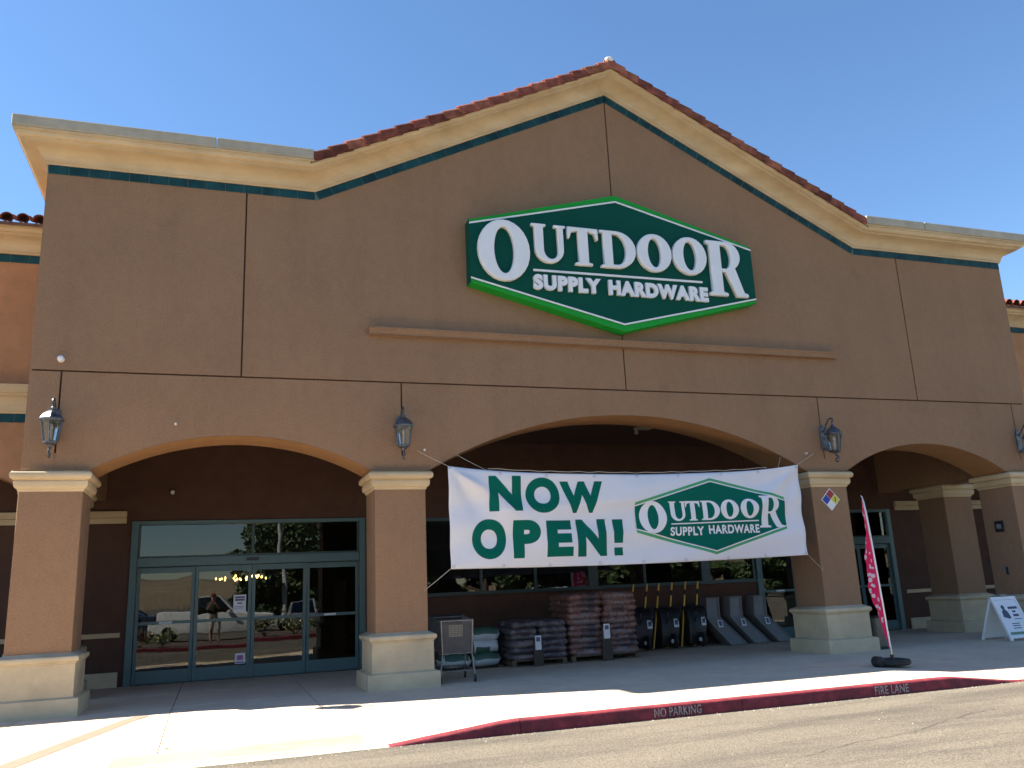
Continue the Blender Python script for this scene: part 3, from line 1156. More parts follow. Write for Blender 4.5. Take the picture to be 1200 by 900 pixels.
wire.build('wire', M['black'], bt)
bme = MB().lathe([(0.004, .03), (.016, .012), (.02, -.005), (.014, -.022), (.003, -.03)], n=8).mesh('bulb', M['bulb'], smooth=True)
for k in range(26):
    put(bme, 'bulb', bt, (random.uniform(-.72, .72), random.uniform(-.1, .1), random.uniform(-.06, .05)))

# ------------------------------------------------------------------ side wings
def wing(s, label):
    """single-storey wing set back beside the main front; s = -1 left, +1 right"""
    t = thing('store_wing', label, 'building', (s * EX, WY, 0))
    px = lambda x: x - s * EX            # world x to local x
    loc = lambda m: m.xf(Matrix.Translation((-s * EX, -WY, 0)))
    xa, xb = EX + .002, 32.0             # distance from the centre line
    cc = [10.0 + 4.75 * i for i in range(5)]

    def X(a, b): return sorted((s * a, s * b))
    # wall with arches: panels between column centres
    for i in range(4):
        c0, c1 = cc[i], cc[i + 1]
        lo = max(c0, xa)
        a, b = X(c0 + .46, c1 - .46)
        A = arc(a, b, ZC, 4.02)[::-1]
        x0, x1 = X(lo, c1 - .004)
        pts = [(x0, ZC)] + A + [(x1, ZC), (x1, 7.62 + .17), (x0, 7.62 + .17)]
        loc(MB().prism(pts, WY, WY + .85)).build('wall', M['wing'], t)
        m = MB()
        S2 = arc(a + .004, b - .004, ZC, 4.016)
        for x, z in S2: m.v += [(x, WY + .004, z), (x, WY + .84, z)]
        for k in range(len(S2) - 1): m.f.append((2 * k, 2 * k + 1, 2 * k + 3, 2 * k + 2))
        loc(m).build('arch_soffit', M['soffit'], t, smooth=True)
    for c in cc[:4]:
        sh = column_parts(s * c, WY, t, CW, .85)
        for o in [sh] + list(sh.children):
            o.data.transform(Matrix.Translation((-s * EX, -WY, 0)))
    x0, x1 = X(xa, xb)

    def mould(z, prof, nm, mt, tiles=None):
        o = sweep([(x0, z), (x1, z)], prof, nm, mt, t, sides=(False, False), ywall=WY)
        o.data.transform(Matrix.Translation((-s * EX, -WY, 0)))
        return o
    mould(7.76, cornice_prof(.45, .42), 'cornice', M['cream'])
    mould(4.82, cornice_prof(.24, .48), 'belt_cornice', M['cream'])
    for z in (7.757, 4.817):
        tbw = mould(z, [(0.004, -0.153), (0.004, -0.002)], 'tile_band', M['grout'])
        for k in range(24):
            xx = xa + .01 + k * .3
            put(tm, 'tile', tbw, ((xx if s > 0 else -xx - .3) - s * EX, 0, z))
    # eaves tiles and the low roof behind them
    m = MB()
    q = [(WY - .50, 8.185), (WY + 7.0, 10.6), (WY + 7.0, 10.5), (WY - .50, 8.125)]
    for x in (x0, x1):
        for y, z in q: m.v.append((x, y, z))
    m.f = [(0, 4, 5, 1), (1, 5, 6, 2), (2, 6, 7, 3), (3, 7, 4, 0), (0, 1, 2, 3), (7, 6, 5, 4)]
    rw = loc(m).build('roof', M['felt'], t)
    pit = math.atan2(10.6 - 8.185, 7.5)
    for k in range(52):
        for r in range(2):
            xx = xa + .14 + k * .255
            o = put(random.choice(bar_me), 'roof_tile', rw, (s * xx - s * EX, -.53 + r * .34, 8.19 + .04 + r * .34 * math.tan(pit)), (0, 0, 0))
            o.rotation_euler = Matrix(((0, -1, 0), (math.cos(pit), 0, -math.sin(pit)), (math.sin(pit), 0, math.cos(pit)))).to_euler()
    loc(MB().box(*X(xb, xb + .3), WY + .01, 14, 0, 10.4)).build('end_wall', M['wing'], t)
    return t


wing(-1, 'stucco store wing set back at the left edge, with cream cornice and tile bands')
wing(1, 'stucco store wing set back at the right edge, with red eaves tiles')

# ------------------------------------------------------------------ store sign
def ell(cx, cy, rx, ry, a0=0, a1=360, n=28):
    return [(cx + rx * math.cos(R_(a0 + (a1 - a0) * i / n)), cy + ry * math.sin(R_(a0 + (a1 - a0) * i / n))) for i in range(n + (0 if abs(a1 - a0) == 360 else 1))]


GL = {
    'O': [ell(.5, .5, .5, .5), ell(.5, .5, .19, .38)],
    'U': [[(0, 1), (.42, 1), (.42, .945), (.34, .925)] + ell(.55, .34, .21, .235, 180, 360, 14) + [(.76, .925), (.66, .945), (.66, 1), (1, 1), (1, .945), (.93, .925)] + ell(.505, .36, .425, .36, 0, -180, 18) + [(.08, .925), (0, .945)]],
    'T': [[(0, 1), (1, 1), (1, .70), (.94, .69), (.87, .86), (.66, .91), (.66, .08), (.78, .055), (.78, 0), (.22, 0), (.22, .055), (.34, .08), (.34, .91), (.13, .86), (.06, .69), (0, .70)]],
    'D': [[(0, 1), (.45, 1)] + ell(.45, .5, .55, .5, 90, -90, 20) + [(0, 0), (0, .055), (.09, .08), (.09, .92), (0, .945)], [(.34, .91), (.45, .91)] + ell(.45, .5, .27, .41, 90, -90, 16) + [(.34, .09)]],
    'R': [[(0, 1), (.5, 1)] + ell(.5, .735, .37, .265, 90, -55, 16) + [(.90, .08), (1, .055), (1, 0), (.70, 0), (.45, .44), (.36, .44), (.36, .075), (.47, .05), (.47, 0), (0, 0), (0, .05), (.08, .075), (.08, .925), (0, .95)], [(.36, .93), (.46, .93)] + ell(.46, .715, .16, .215, 90, -90, 12) + [(.36, .50)]],
}


def glyph(ch, extrude=0.0, bevel=0.0, w=1.0, h=1.0):
    c = [[(x * w, y * h) for x, y in k] for k in GL[ch]]
    return curve_mesh(c, extrude, bevel)


SG = thing('store_sign', 'green hexagonal store sign with raised white letters on the gable wall', 'sign', (-0.05, 0, 7.58))
SGL = Vector((-0.05, 0, 7.58))


def hexa(cx, hw, zt, zu, zl, zb):
    return [(cx - hw, zl), (cx, zb), (cx + hw, zl), (cx + hw, zu), (cx, zt), (cx - hw, zu)]


hx = hexa(-.06, 3.04, 9.0, 8.18, 6.94, 6.16)
MB().prism(hx, -0.25, 0.02).xf(Matrix.Translation(-SGL)).build('sign_box', M['bgreen'], SG, bevel=.008)
hf = hexa(-.06, 3.042, 8.87, 8.115, 7.01, 6.29)
MB().prism(hf, -0.262, -0.20).xf(Matrix.Translation(-SGL)).build('sign_face', M['sgreen'], SG)
for sx, nm in ((-3.10, 'side_return'), (2.98, 'side_return')):
    MB().box(sx - .004, sx + .004, -.249, .018, 6.945, 8.175).xf(Matrix.Translation(-SGL)).build(nm, M['sgreen'], SG)
for up in (1, -1):
    for sd in (-1, 1):
        z0, z1 = (8.115, 8.87) if up > 0 else (7.01, 6.29)
        a, b = (-.06 + sd * 3.04, z0), (-.06, z1)
        th = .032
        poly = [a, b, (b[0], b[1] - up * th), (a[0], a[1] - up * th)]
        if (sd < 0) == (up > 0): poly = poly[::-1]
        MB().prism(poly, -0.272, -0.25).xf(Matrix.Translation(-SGL)).build('white_line', M['white'], SG)
MB().prism([(-1.88, 7.245), (1.745, 7.275), (1.745, 7.315), (-1.88, 7.285)], -0.285, -.255).xf(Matrix.Translation(-SGL)).build('underline', M['white'], SG)


def sign_fn(y):
    return lambda x, z, h: Vector((x, y - h, z)) - SGL


for ch, box in (('O', (-2.97, -1.95, 6.985, 8.20)), ('U', (-1.90, -1.21, 7.41, 8.19)), ('T', (-1.17, -.53, 7.42, 8.19)), ('D', (-.49, .27, 7.42, 8.19)),
                ('O', (.30, 1.06, 7.41, 8.21)), ('O', (1.09, 1.86, 7.41, 8.22)), ('R', (1.87, 2.76, 7.02, 8.20))):
    w, h = box[1] - box[0], box[3] - box[2]
    place_flat(glyph(ch, 0.035, 0.018, w, h), M['white'], 'letter', SG, box, sign_fn(-0.30))


def word_boxes(word, x0, x1, off, spacing=1.0):
    """letter meshes of a word laid out by the font, with their boxes scaled to x0..x1"""
    full = text_mesh(word, 1.0, off, spacing=spacing)
    a, b, c, d = bounds(full)
    bpy.data.meshes.remove(full)
    out = []
    for i, ch in enumerate(word):
        pre = text_mesh(word[:i + 1], 1.0, off, spacing=spacing)
        q = bounds(pre)
        bpy.data.meshes.remove(pre)
        one = text_mesh(ch, 1.0, off)
        p = bounds(one)
        bpy.data.meshes.remove(one)
        w = p[1] - p[0]
        s = (x1 - x0) / (b - a)
        out.append((ch, x0 + (q[1] - w - a) * s, x0 + (q[1] - a) * s, p[2] / 0.73, p[3] / 0.73))
    return out


for word, x0, x1 in (('SUPPLY', -1.90, -.52), ('HARDWARE', -.36, 1.83)):
    for ch, a, b, lo, hi in word_boxes(word, x0, x1, .06, 1.13):
        me = text_mesh(ch, 1.0, .066, .03 / .4, 0.0, res=6)
        place_flat(me, M['white'], 'letter', SG, (a, b, 6.875, 7.175), lambda x, z, h: Vector((x, -0.285 - h * .4, z)) - SGL)

# ------------------------------------------------------------------ banner
BX0, BX1 = -3.62, 3.49
BN = thing('banner', 'white NOW OPEN vinyl banner roped across the middle arch', 'banner', (-0.06, -0.25, 2.7))
BNL = Vector((-0.06, -0.25, 2.7))


def btop(u): return 3.57 + .04 * u - .175 * (1 - (2 * u - 1) ** 4) * (1 - .25 * abs(2 * u - 1))
def bbot(u): return 1.84 + .02 * u - .04 * math.sin(pi * u)


def bdepth(x, z):
    u = (x - BX0) / (BX1 - BX0); v = (z - 1.84) / 1.73
    y = 0.10 * math.sin(pi * u) * math.sin(pi * max(0, min(1, v))) * .7
    y += 0.022 * math.sin(2 * pi * (1.1 * v + .6 * u)) * math.sin(pi * u)
    y += 0.020 * math.sin(2 * pi * (2.6 * v - 1.7 * u + .2)) + .022 * math.exp(-((v - .62 - .25 * (u - .4)) / .05) ** 2) * math.sin(pi * u) + .016 * math.exp(-((v - .30 + .2 * (u - .5)) / .04) ** 2) * math.sin(pi * u)
    y += 0.010 * math.sin(2 * pi * (3.3 * u + 1.0 * v))
    y += 0.006 * math.sin(2 * pi * (6.1 * u - 1.3 * v + .3)) * math.sin(pi * v) ** 2
    # diagonal pull from the top corners
    for cx, sg in ((0, 1), (1, -1)):
        du = sg * (u - cx) * 4.1; dv = 1 - v
        rr = math.hypot(du, dv)
        th = math.atan2(dv, du)
        y += 0.10 * math.exp(-((th - .62) / .13) ** 2) * math.exp(-rr * 0.8) * min(1, rr * 4)
        y -= 0.06 * math.exp(-((th - 1.0) / .14) ** 2) * math.exp(-rr * 1.0) * min(1, rr * 4)
    return -y


def bpt(x, z, off=0.0): return Vector((x, -0.25 + bdepth(x, z) - off, z)) - BNL


m = MB()
nu, nv = 110, 40
for j in range(nv + 1):
    for i in range(nu + 1):
        u, v = i / nu, j / nv
        x = BX0 + (BX1 - BX0) * u
        z = bbot(u) + (btop(u) - bbot(u)) * v
        m.v.append(bpt(x, z))
for j in range(nv):
    for i in range(nu):
        q = j * (nu + 1) + i
        m.f.append((q, q + 1, q + nu + 2, q + nu + 1))
ban = m.build('banner_sheet', M['banner'], BN, smooth=True, angle=180)
ban.modifiers.new('thickness', 'SOLIDIFY').thickness = 0.002


def bprint(me, box, mt, off, nm='letter'):
    return place_flat(me, mt, nm, BN, box, lambda x, z, h: bpt(x, z, off), .09)


def shear(me, k):
    for v in me.vertices: v.co.x += v.co.y * k
    return me


for ch, box in (('N', (-2.92, -2.33, 2.78, 3.39)), ('O', (-2.25, -1.62, 2.74, 3.36)), ('W', (-1.60, -.78, 2.73, 3.29)),
                ('O', (-3.24, -2.63, 1.98, 2.65)), ('P', (-2.51, -2.02, 1.98, 2.62)), ('E', (-1.91, -1.43, 1.985, 2.605)), ('N', (-1.34, -.775, 1.97, 2.615))):
    bprint(text_mesh(ch, 1.0, .060, res=12), box, M['bangreen'], .006)
bprint(curve_mesh([[(.08, .30), (.92, .30), (1.0, 1), (0, 1)]]), (-.635, -.43, 2.19, 2.605), M['bangreen'], .006)
bprint(curve_mesh([[(0, 0), (1, 0), (1, 1), (0, 1)]]), (-.625, -.455, 1.97, 2.11), M['bangreen'], .006)
hb = [(-.17, 2.36), (1.44, 1.93), (3.07, 2.37), (3.10, 2.98), (1.43, 3.34), (-.17, 2.90)]


def inset_hex(h, dz, dx=0): return [(x + (dx if x < 1 else (-dx if x > 2 else 0)), z - dz * (1 if z > 2.64 else -1)) for x, z in h]


def hexprint(h, mt, off, nm):
    xs = [p[0] for p in h]; zs = [p[1] for p in h]
    bprint(curve_mesh([h]), (min(xs), max(xs), min(zs), max(zs)), mt, off, nm)


hexprint(hb, M['banbright'], .005, 'logo_border')
hexprint(inset_hex(hb, .050), M['paper'], .0085, 'logo_line')
hexprint(inset_hex(hb, .072), M['bangreen'], .012, 'logo_field')
for ch, box in (('O', (-.10, .45, 2.34, 2.92)), ('U', (.51, .87, 2.55, 2.91)), ('T', (.86, 1.17, 2.555, 2.915)), ('D', (1.19, 1.58, 2.56, 2.92)),
                ('O', (1.60, 1.98, 2.565, 2.935)), ('O', (2.02, 2.42, 2.575, 2.945)), ('R', (2.46, 3.02, 2.40, 3.0))):
    bprint(glyph(ch, 0, 0, box[1] - box[0], box[3] - box[2]), box, M['paper'], .0165)
bprint(curve_mesh([[(0, 0), (1.9, .04), (1.9, .064), (0, .024)]]), (.53, 2.44, 2.487, 2.545), M['paper'], .0165, 'underline')
for word, x0, x1, z0, z1 in (('SUPPLY', .51, 1.23, 2.285, 2.445), ('HARDWARE', 1.33, 2.44, 2.305, 2.465)):
    for ch, a, b, lo, hi in word_boxes(word, x0, x1, .03, 1.08):
        bprint(text_mesh(ch, 1.0, .035, res=6), (a, b, z0, z1), M['paper'], .0165)
# ropes
def rope(a, b, sag=.006, nm='rope', r=.0045):
    a, b = Vector(a), Vector(b)
    pts = [a.lerp(b, i / 10) - Vector((0, 0, sag * math.sin(pi * i / 10))) - BNL for i in range(11)]
    return MB().tube(pts, r, 5).build(nm, M['rope'], BN)


rope((BX0 + .01, -.25, 3.56), (-4.10, -.03, 3.86))
rope((-2.95, -.25, 3.50), (-3.42, .02, 3.82))
rope((BX1 - .01, -.25, 3.60), (4.10, -.03, 3.88))
rope((3.05, -.25, 3.56), (3.32, .02, 3.80))
rope((BX0, -.25, 1.85), (-4.02, -.02, 1.52))
rope((BX1, -.25, 1.87), (3.99, -.02, 1.56))
cpts = []
for i in range(31):
    u = .10 + .80 * i / 30
    x = BX0 + (BX1 - BX0) * u
    cpts.append(bpt(x, btop(u) + .03 + .018 * math.sin(i * pi / 2.5) ** 2, -.02))
MB().tube(cpts, .006, 5).build('top_cord', M['rope'], BN)
em = MB().lathe([(.02, -.004), (.028, 0), (.02, .004)], n=12, axis='y', cap=False).mesh('grommet', M['chrome'], smooth=True)
for u in (.006, .13, .25, .38, .5, .62, .75, .87, .994):
    x = BX0 + (BX1 - BX0) * u
    for z in (btop(u) - .04, bbot(u) + .04):
        put(em, 'grommet', BN, bpt(x, z, .004))

# ------------------------------------------------------------------ wall lanterns
def lantern():
    t = thing('wall_lantern', 'lantern', 'lantern', (0, 0, 0), 0, 'wall lanterns on the front')
    lm = M['lamp']
    c = (0, -.33)
    bp_ = MB()
    bp_.prism([(-.065, .34), (-.045, .30), (.045, .30), (.065, .34), (.065, .76), (.03, .82), (-.03, .82), (-.065, .76)], -.035, .002)
    bp_.build('backplate', lm, t, bevel=.008)

    def scroll(cy, cz, r, turns, start, n=22, dr=.75):
        return [(0, cy + (r * (1 - dr * i / n)) * math.cos(start + turns * 2 * pi * i / n), cz + (r * (1 - dr * i / n)) * math.sin(start + turns * 2 * pi * i / n)) for i in range(n + 1)]
    ua = MB()
    ua.tube([(0, -.03, .68), (0, -.10, .74), (0, -.16, .83), (0, -.235, .905), (0, -.30, .925), (0, -.36, .90)] + scroll(-.335, .86, .05, .95, .6)[2:], .015, 7)
    ua.tube([(0, -.33, .76), (0, -.33, .84)], .014, 7)
    ua.build('upper_scroll', lm, t, smooth=True)
    la = MB()
    la.tube([(0, -.03, .36), (0, -.10, .29), (0, -.19, .24), (0, -.29, .235)], .015, 7)
    la.tube(scroll(-.12, .345, .055, 1.2, -1.2), .010, 6)
    la.build('lower_scroll', lm, t, smooth=True)
    fi = MB()
    fi.tube(scroll(-.34, .075, .075, 1.1, 1.5), .015, 7)
    fi.tube([(0, -.335, .15), (0, -.33, .20)], .016, 7)
    fi.build('tail_scroll', lm, t, smooth=True)
    MB().lathe([(.012, .165), (.035, .185), (.05, .205), (.10, .235), (.108, .245), (.108, .262), (.095, .268)], (c[0], c[1], 0), 6, rot=pi / 6).build('base_bowl', lm, t)
    cg = MB()
    for k in range(6):
        a = 2 * pi * k / 6 + pi / 6
        cg.tube([(c[0] + .098 * math.cos(a), c[1] + .098 * math.sin(a), .262), (c[0] + .150 * math.cos(a), c[1] + .150 * math.sin(a), .57)], .011, 5)
    cage = cg.build('cage', lm, t)
    for k in range(6):
        a, b = 2 * pi * k / 6 + pi / 6, 2 * pi * (k + 1) / 6 + pi / 6
        P = [(c[0] + r * math.cos(q), c[1] + r * math.sin(q), z) for r, z, q in ((.094, .266, a), (.094, .266, b), (.146, .568, b), (.146, .568, a))]
        MB().add(P, [(0, 1, 2, 3)]).build('glass_pane', M['lampglass'], t)
    ro = MB()
    ro.lathe([(.150, .565), (.182, .572), (.186, .60), (.172, .612), (.158, .63), (.135, .665), (.105, .695), (.07, .72), (.048, .735), (.038, .74), (.045, .75), (.045, .765), (.03, .775), (.018, .79)], (c[0], c[1], 0), 6, rot=pi / 6)
    ro.build('roof', lm, t, smooth=True, angle=30)
    MB().tube([(0, c[1], .262), (0, c[1], .42)], .022, 8).build('candle_holder', M['mortar'], t)
    MB().lathe([(.01, .42), (.024, .45), (.028, .48), (.018, .52), (.004, .54)], (0, c[1], 0), 8).build('bulb', M['headlamp'], t, smooth=True)
    return t


L0 = lantern()
Llab = ['ornate wall lantern on the front above the leftmost column', 'ornate wall lantern above the column beside the NOW OPEN banner left end', 'ornate wall lantern above the column with the coloured diamond placard', 'ornate wall lantern cut off at the right edge of the photo']
for i, (x, lb) in enumerate(zip((-9.70, -4.40, 4.40, 9.72), Llab)):
    o = L0 if i == 0 else clone(L0, (0, 0, 0))
    o.location = (x, 0, 3.64)
    o['label'] = lb

# ------------------------------------------------------------------ small fittings on the wall
t = thing('security_camera', 'small white dome camera on the wall above the leftmost lantern', 'camera', (-9.70, 0, 5.25))
MB().lathe([(.05, .0), (.05, -.03), (.03, -.04)], n=12, axis='y').build('mount', M['white'], t)
MB().lathe([(.045, -.041), (.05, -.06), (.04, -.09), (.015, -.105)], n=12, axis='y').build('dome', M['paper'], t, smooth=True)
for (x, z, lb) in ((-8.0, 4.26, 'small white hook in the brown wall above the left arch'), (-3.97, 3.88, 'small white rope hook right of the second lantern'), (3.93, 3.88, 'small white rope hook left of the third lantern')):
    t = thing('wall_hook', lb, 'hook', (x, 0, z))
    MB().lathe([(.016, 0), (.016, -.008), (.008, -.012), (.008, -.04), (.016, -.05), (.008, -.06)], n=10, axis='y').build('eye', M['white'], t, smooth=True)
    MB().lathe([(.022, .003), (.022, -.004)], n=12, axis='y').build('washer', M['chrome'], t)
t = thing('security_camera', 'white bullet camera on the dark wall above the left entrance', 'camera', (-8.2, BY, 3.67))
MB().box(-.03, .03, -.05, -.001, -.03, .03).build('mount', M['white'], t, bevel=.008)
MB().lathe([(.03, 0), (.036, -.02), (.036, -.13), (.03, -.14)], (0, -.05, -.02), 10, 'y').build('barrel', M['paper'], t, smooth=True)
t = thing('flood_light', 'pale flat flood light under the ceiling inside the middle arch', 'light', (1.3, 1.9, 4.75))
MB().box(-.18, .18, -.12, .12, -.06, -.001).build('housing', M['coping'], t, bevel=.012)
MB().lathe([(.03, -.06), (.03, -.12), (.045, -.13), (.04, -.17), (.01, -.19)], (-.2, -.05, 0), 10).build('sensor', M['coping'], t, smooth=True)
t = thing('number_plate', 'small dark square plate on the inner side of the rightmost column', 'plate', (COLS[3] - CW, .49, 2.35))
MB().box(-.025, -.001, -.12, .12, -.12, .12).build('plate', M['black'], t, bevel=.006)
MB().box(-.03, -.0255, -.06, .06, -.05, .05).build('lens', M['greyplastic'], t)
t = thing('outlet_box', 'small dark outlet with open cover low on the rightmost column', 'outlet', (COLS[3] - CW, .50, 1.39))
MB().box(-.03, -.001, -.06, .06, -.08, .08).build('box', M['greyplastic'], t, bevel=.006)
MB().box(-.09, -.031, -.062, -.052, -.09, .07).build('cover', M['black'], t)

# hazard diamond on the third column
t = thing('hazard_placard', 'diamond placard in red, blue, yellow and white on the third column', 'placard', (4.39, -.001, 2.945))
MB().prism([(0, -.225), (.225, 0), (0, .225), (-.225, 0)], -.008, 0).build('backing', M['white'], t)
q = .10
for (cx, cz, mt) in ((0, .106, 'nred'), (-.106, 0, 'nblue'), (.106, 0, 'nyellow'), (0, -.106, 'paper')):
    MB().prism([(cx, cz - q), (cx + q, cz), (cx, cz + q), (cx - q, cz)], -.011, -.008).build('quadrant', M[mt], t)
MB().box(.094, .118, -.014, -.0112, -.05, .05).build('mark', M['bangreen'], t)

# notices on the entrance glass
def notice(name, label, x0, x1, z0, z1, rows, ink):
    t = thing(name, label, 'notice', ((x0 + x1) / 2, BY - .032, (z0 + z1) / 2))
    w, h = (x1 - x0) / 2, (z1 - z0) / 2
    MB().box(-w, w, -.003, 0, -h, h).build('sheet', M['paper'], t)
    g = MB()
    for a, b, c, d in rows: g.box(-w + a * 2 * w, -w + b * 2 * w, -.0045, -.0032, -h + c * 2 * h, -h + d * 2 * h)
    g.build('print', ink, t)


notice('paper_notice', 'white printed sheet on the entrance glass by the centre stile', -6.97, -6.73, 1.27, 1.60, [(.1, .9, .8, .9), (.12, .88, .64, .76), (.3, .7, .46, .54), (.1, .8, .2, .23), (.1, .85, .3, .33)], M['ink'])
notice('paper_notice', 'small pink and white decal low on the entrance door glass', -6.91, -6.72, .275, .475, [(.2, .8, .35, .8), (.1, .9, .08, .2)], M['pink'])

# ------------------------------------------------------------------ goods in the arcade
def pillow(w, d, h, seed, mts, labels=()):
    """a filled plastic bag: flattened cushion with pinched ends and soft creases"""
    rnd = random.Random(seed)
    m = MB()
    nx, ny = 14, 10
    ph = [rnd.uniform(0, 6.28) for _ in range(4)]
    for side in (1, -1):
        for j in range(ny + 1):
            for i in range(nx + 1):
                u, v = 2 * i / nx - 1, 2 * j / ny - 1
                prof = (1 - abs(u) ** 12) ** .45 * (1 - abs(v) ** 9) ** .4
                zz = side * h / 2 * prof * (1 + .10 * math.sin(3.1 * u + ph[0]) * math.sin(2.3 * v + ph[1])) + .03 * h * math.sin(5 * u + ph[2])
                ww = w / 2 * (1 - .04 * abs(v) ** 3 + .01 * math.sin(4 * v + ph[3]))
                dd = d / 2 * (1 - .05 * abs(u) ** 3)
                m.v.append((u * ww, v * dd, zz))
    k = (nx + 1) * (ny + 1)
    for j in range(ny):
        for i in range(nx):
            q = j * (nx + 1) + i
            m.f.append((q, q + 1, q + nx + 2, q + nx + 1))
            m.f.append((k + q + 1, k + q, k + q + nx + 1, k + q + nx + 2))
    me = m.mesh('bag', mts, smooth=True, angle=180)
    bm = bmesh.new(); bm.from_mesh(me)
    bmesh.ops.remove_doubles(bm, verts=bm.verts[:], dist=.0008)
    bm.to_mesh(me); bm.free()
    for p in me.polygons: p.use_smooth = True
    return me


def add_print(me, lo, hi, u0, u1, idx):
    """paint a flat printed panel onto the front edge of a bag by material index"""
    for p in me.polygons:
        c = p.center
        if c.y < -.05 and lo < c.z < hi and u0 < c.x < u1: p.material_index = idx


def pallet(x0, x1, y0, y1, name_lab):
    t = thing('wooden_pallet', name_lab, 'pallet', ((x0 + x1) / 2, (y0 + y1) / 2, 0))
    w, d = (x1 - x0) / 2, (y1 - y0) / 2
    for k in range(6):
        y = -d + (2 * d - .1) * k / 5
        MB().box(-w, w, y, y + .1, .10, .12).build('deck_board', M['wood'], t)
    for x in (-w, -.045, w - .09): MB().box(x, x + .09, -d + .002, d - .002, .022, .099).build('stringer', M['wood'], t)
    for k in range(3):
        y = -d + (2 * d - .1) * k / 2
        MB().box(-w, w, y, y + .1, 0.001, .0215).build('base_board', M['wood'], t)
    return t


def stack(x0, x1, y0, y1, z0, lay, h, nx, ny, meshes, label, group, name='bag', skew=.03, toplab=None, cat='bag', drop=()):
    w, d = (x1 - x0) / nx, (y1 - y0) / ny
    for l in range(lay):
        for i in range(nx):
            for j in range(ny):
                if (l, i, j) in drop: continue
                o = put(random.choice(meshes), name, None, (x0 + w * (i + .5) + random.uniform(-skew, skew), y0 + d * (j + .5) + random.uniform(-skew, skew), z0 + h * (l + .5)),
                        (random.uniform(-.03, .03), random.uniform(-.035, .035), random.uniform(-.05, .05) + (pi if random.random() < .5 else 0) * 0))
                nth = ('bottom', 'second', 'third', 'fourth', 'fifth', 'sixth', 'seventh', 'eighth', 'ninth', 'tenth')[l]
                nth = 'top layer' if l == lay - 1 else ('bottom layer' if l == 0 else nth + ' layer from the ground')
                tag(o, f"{label}, {nth}, {('front', 'back')[j]} {('left', 'right')[i]}", cat, group)


pallet(-.60, .90, 2.05, 3.20, 'wooden pallet under the tall stack of red-brown bags')
redm = []
for s in range(6):
    me = pillow(.78, .60, .15, s, [M['bagred'], M['baglab'], M['baglab2']])
    rr = random.Random(s)
    add_print(me, -.04, .035, rr.uniform(-.28, -.1), rr.uniform(.05, .3), 1 if s % 2 else 2)
    redm.append(me)
stack(-.62, .88, 2.02, 3.20, .125, 10, .118, 2, 2, redm, 'red-brown mulch bag of the tall stack', 'red-brown bags in the tall stack', 'mulch_bag', toplab='red-brown mulch bag on the top layer of the tall pallet stack')
pallet(-1.86, -.72, 2.0, 3.1, 'wooden pallet under the low stack of dark bags')
dkm = []
for s in range(6):
    me = pillow(.62, .58, .14, 20 + s, [M['bagdark'], M['baglab'], M['baglab2']])
    rr = random.Random(s + 40)
    add_print(me, -.04, .035, rr.uniform(-.22, -.08), rr.uniform(.05, .22), 1 if s % 3 == 0 else 2)
    dkm.append(me)
stack(-1.87, -.70, 1.98, 3.1, .125, 6, .118, 2, 2, dkm, 'dark soil bag of the low stack', 'dark bags in the low stack', 'soil_bag', toplab='dark soil bag on the top layer of the low pallet stack')
whm = []
for s in range(4):
    me = pillow(.59, .60, .245, 60 + s, [M['bagwhite'], M['baggreen'], M['ink']])
    for p in me.polygons:
        c = p.center
        if s % 2 == 0 and (c.z > .035 or c.z < -.088): p.material_index = 1
        if s % 2 == 1 and c.y < -.2 and (c.z < -.055 and abs(c.x) < .20 or abs(c.x) > .23): p.material_index = 1
        if c.y < -.2 and abs(c.z - .015) < .012 and abs(c.x) < .17: p.material_index = 2
    whm.append(me)
for l in range(3):
    for i in range(2):
        o = put(whm[(l % 2) + 2 * (i % 2)], 'white_bag', None, (-2.27 - .60 * i, 2.62, .165 + .235 * l), (0, random.uniform(-.02, .02), random.uniform(-.04, .04)))
        lv = ('bottom', 'middle', 'top')[l]
        tag(o, f'white and green bag, {lv} of the white pile, ' + ('next to the dark bags' if i == 0 else 'behind the shopping cart'), 'bag', 'white bags beside the shopping cart')
pallet(-3.25, -1.95, 2.3, 3.0, 'low wooden pallet under the white bags')
for o in [o for o in bpy.data.objects if o.name.startswith('wooden_pallet') and 'white bags' in o.get('label', '')]: o.scale = (1, 1, .38)


def price_tag(x, y, zt, label, w=.10, hgt=.24):
    t = thing('price_post', label, 'price tag', (x, y, 0))
    MB().box(-w, w, 0, .02, 0.002, zt - .02).build('post', M['brownpost'], t, bevel=.004)
    MB().box(-w * .62, w * .62, -.006, -.001, zt - hgt * .9, zt + .05).build('card', M['paper'], t)
    MB().box(-w * .4, w * .4, -.0075, -.0062, zt - .06, zt + .02).build('print', M['ink'], t)


price_tag(-1.35, 1.90, .52, 'white price card on a brown post before the low dark bags')
price_tag(.13, 1.92, .66, 'white price card on a brown post before the tall red-brown bags', .11, .26)

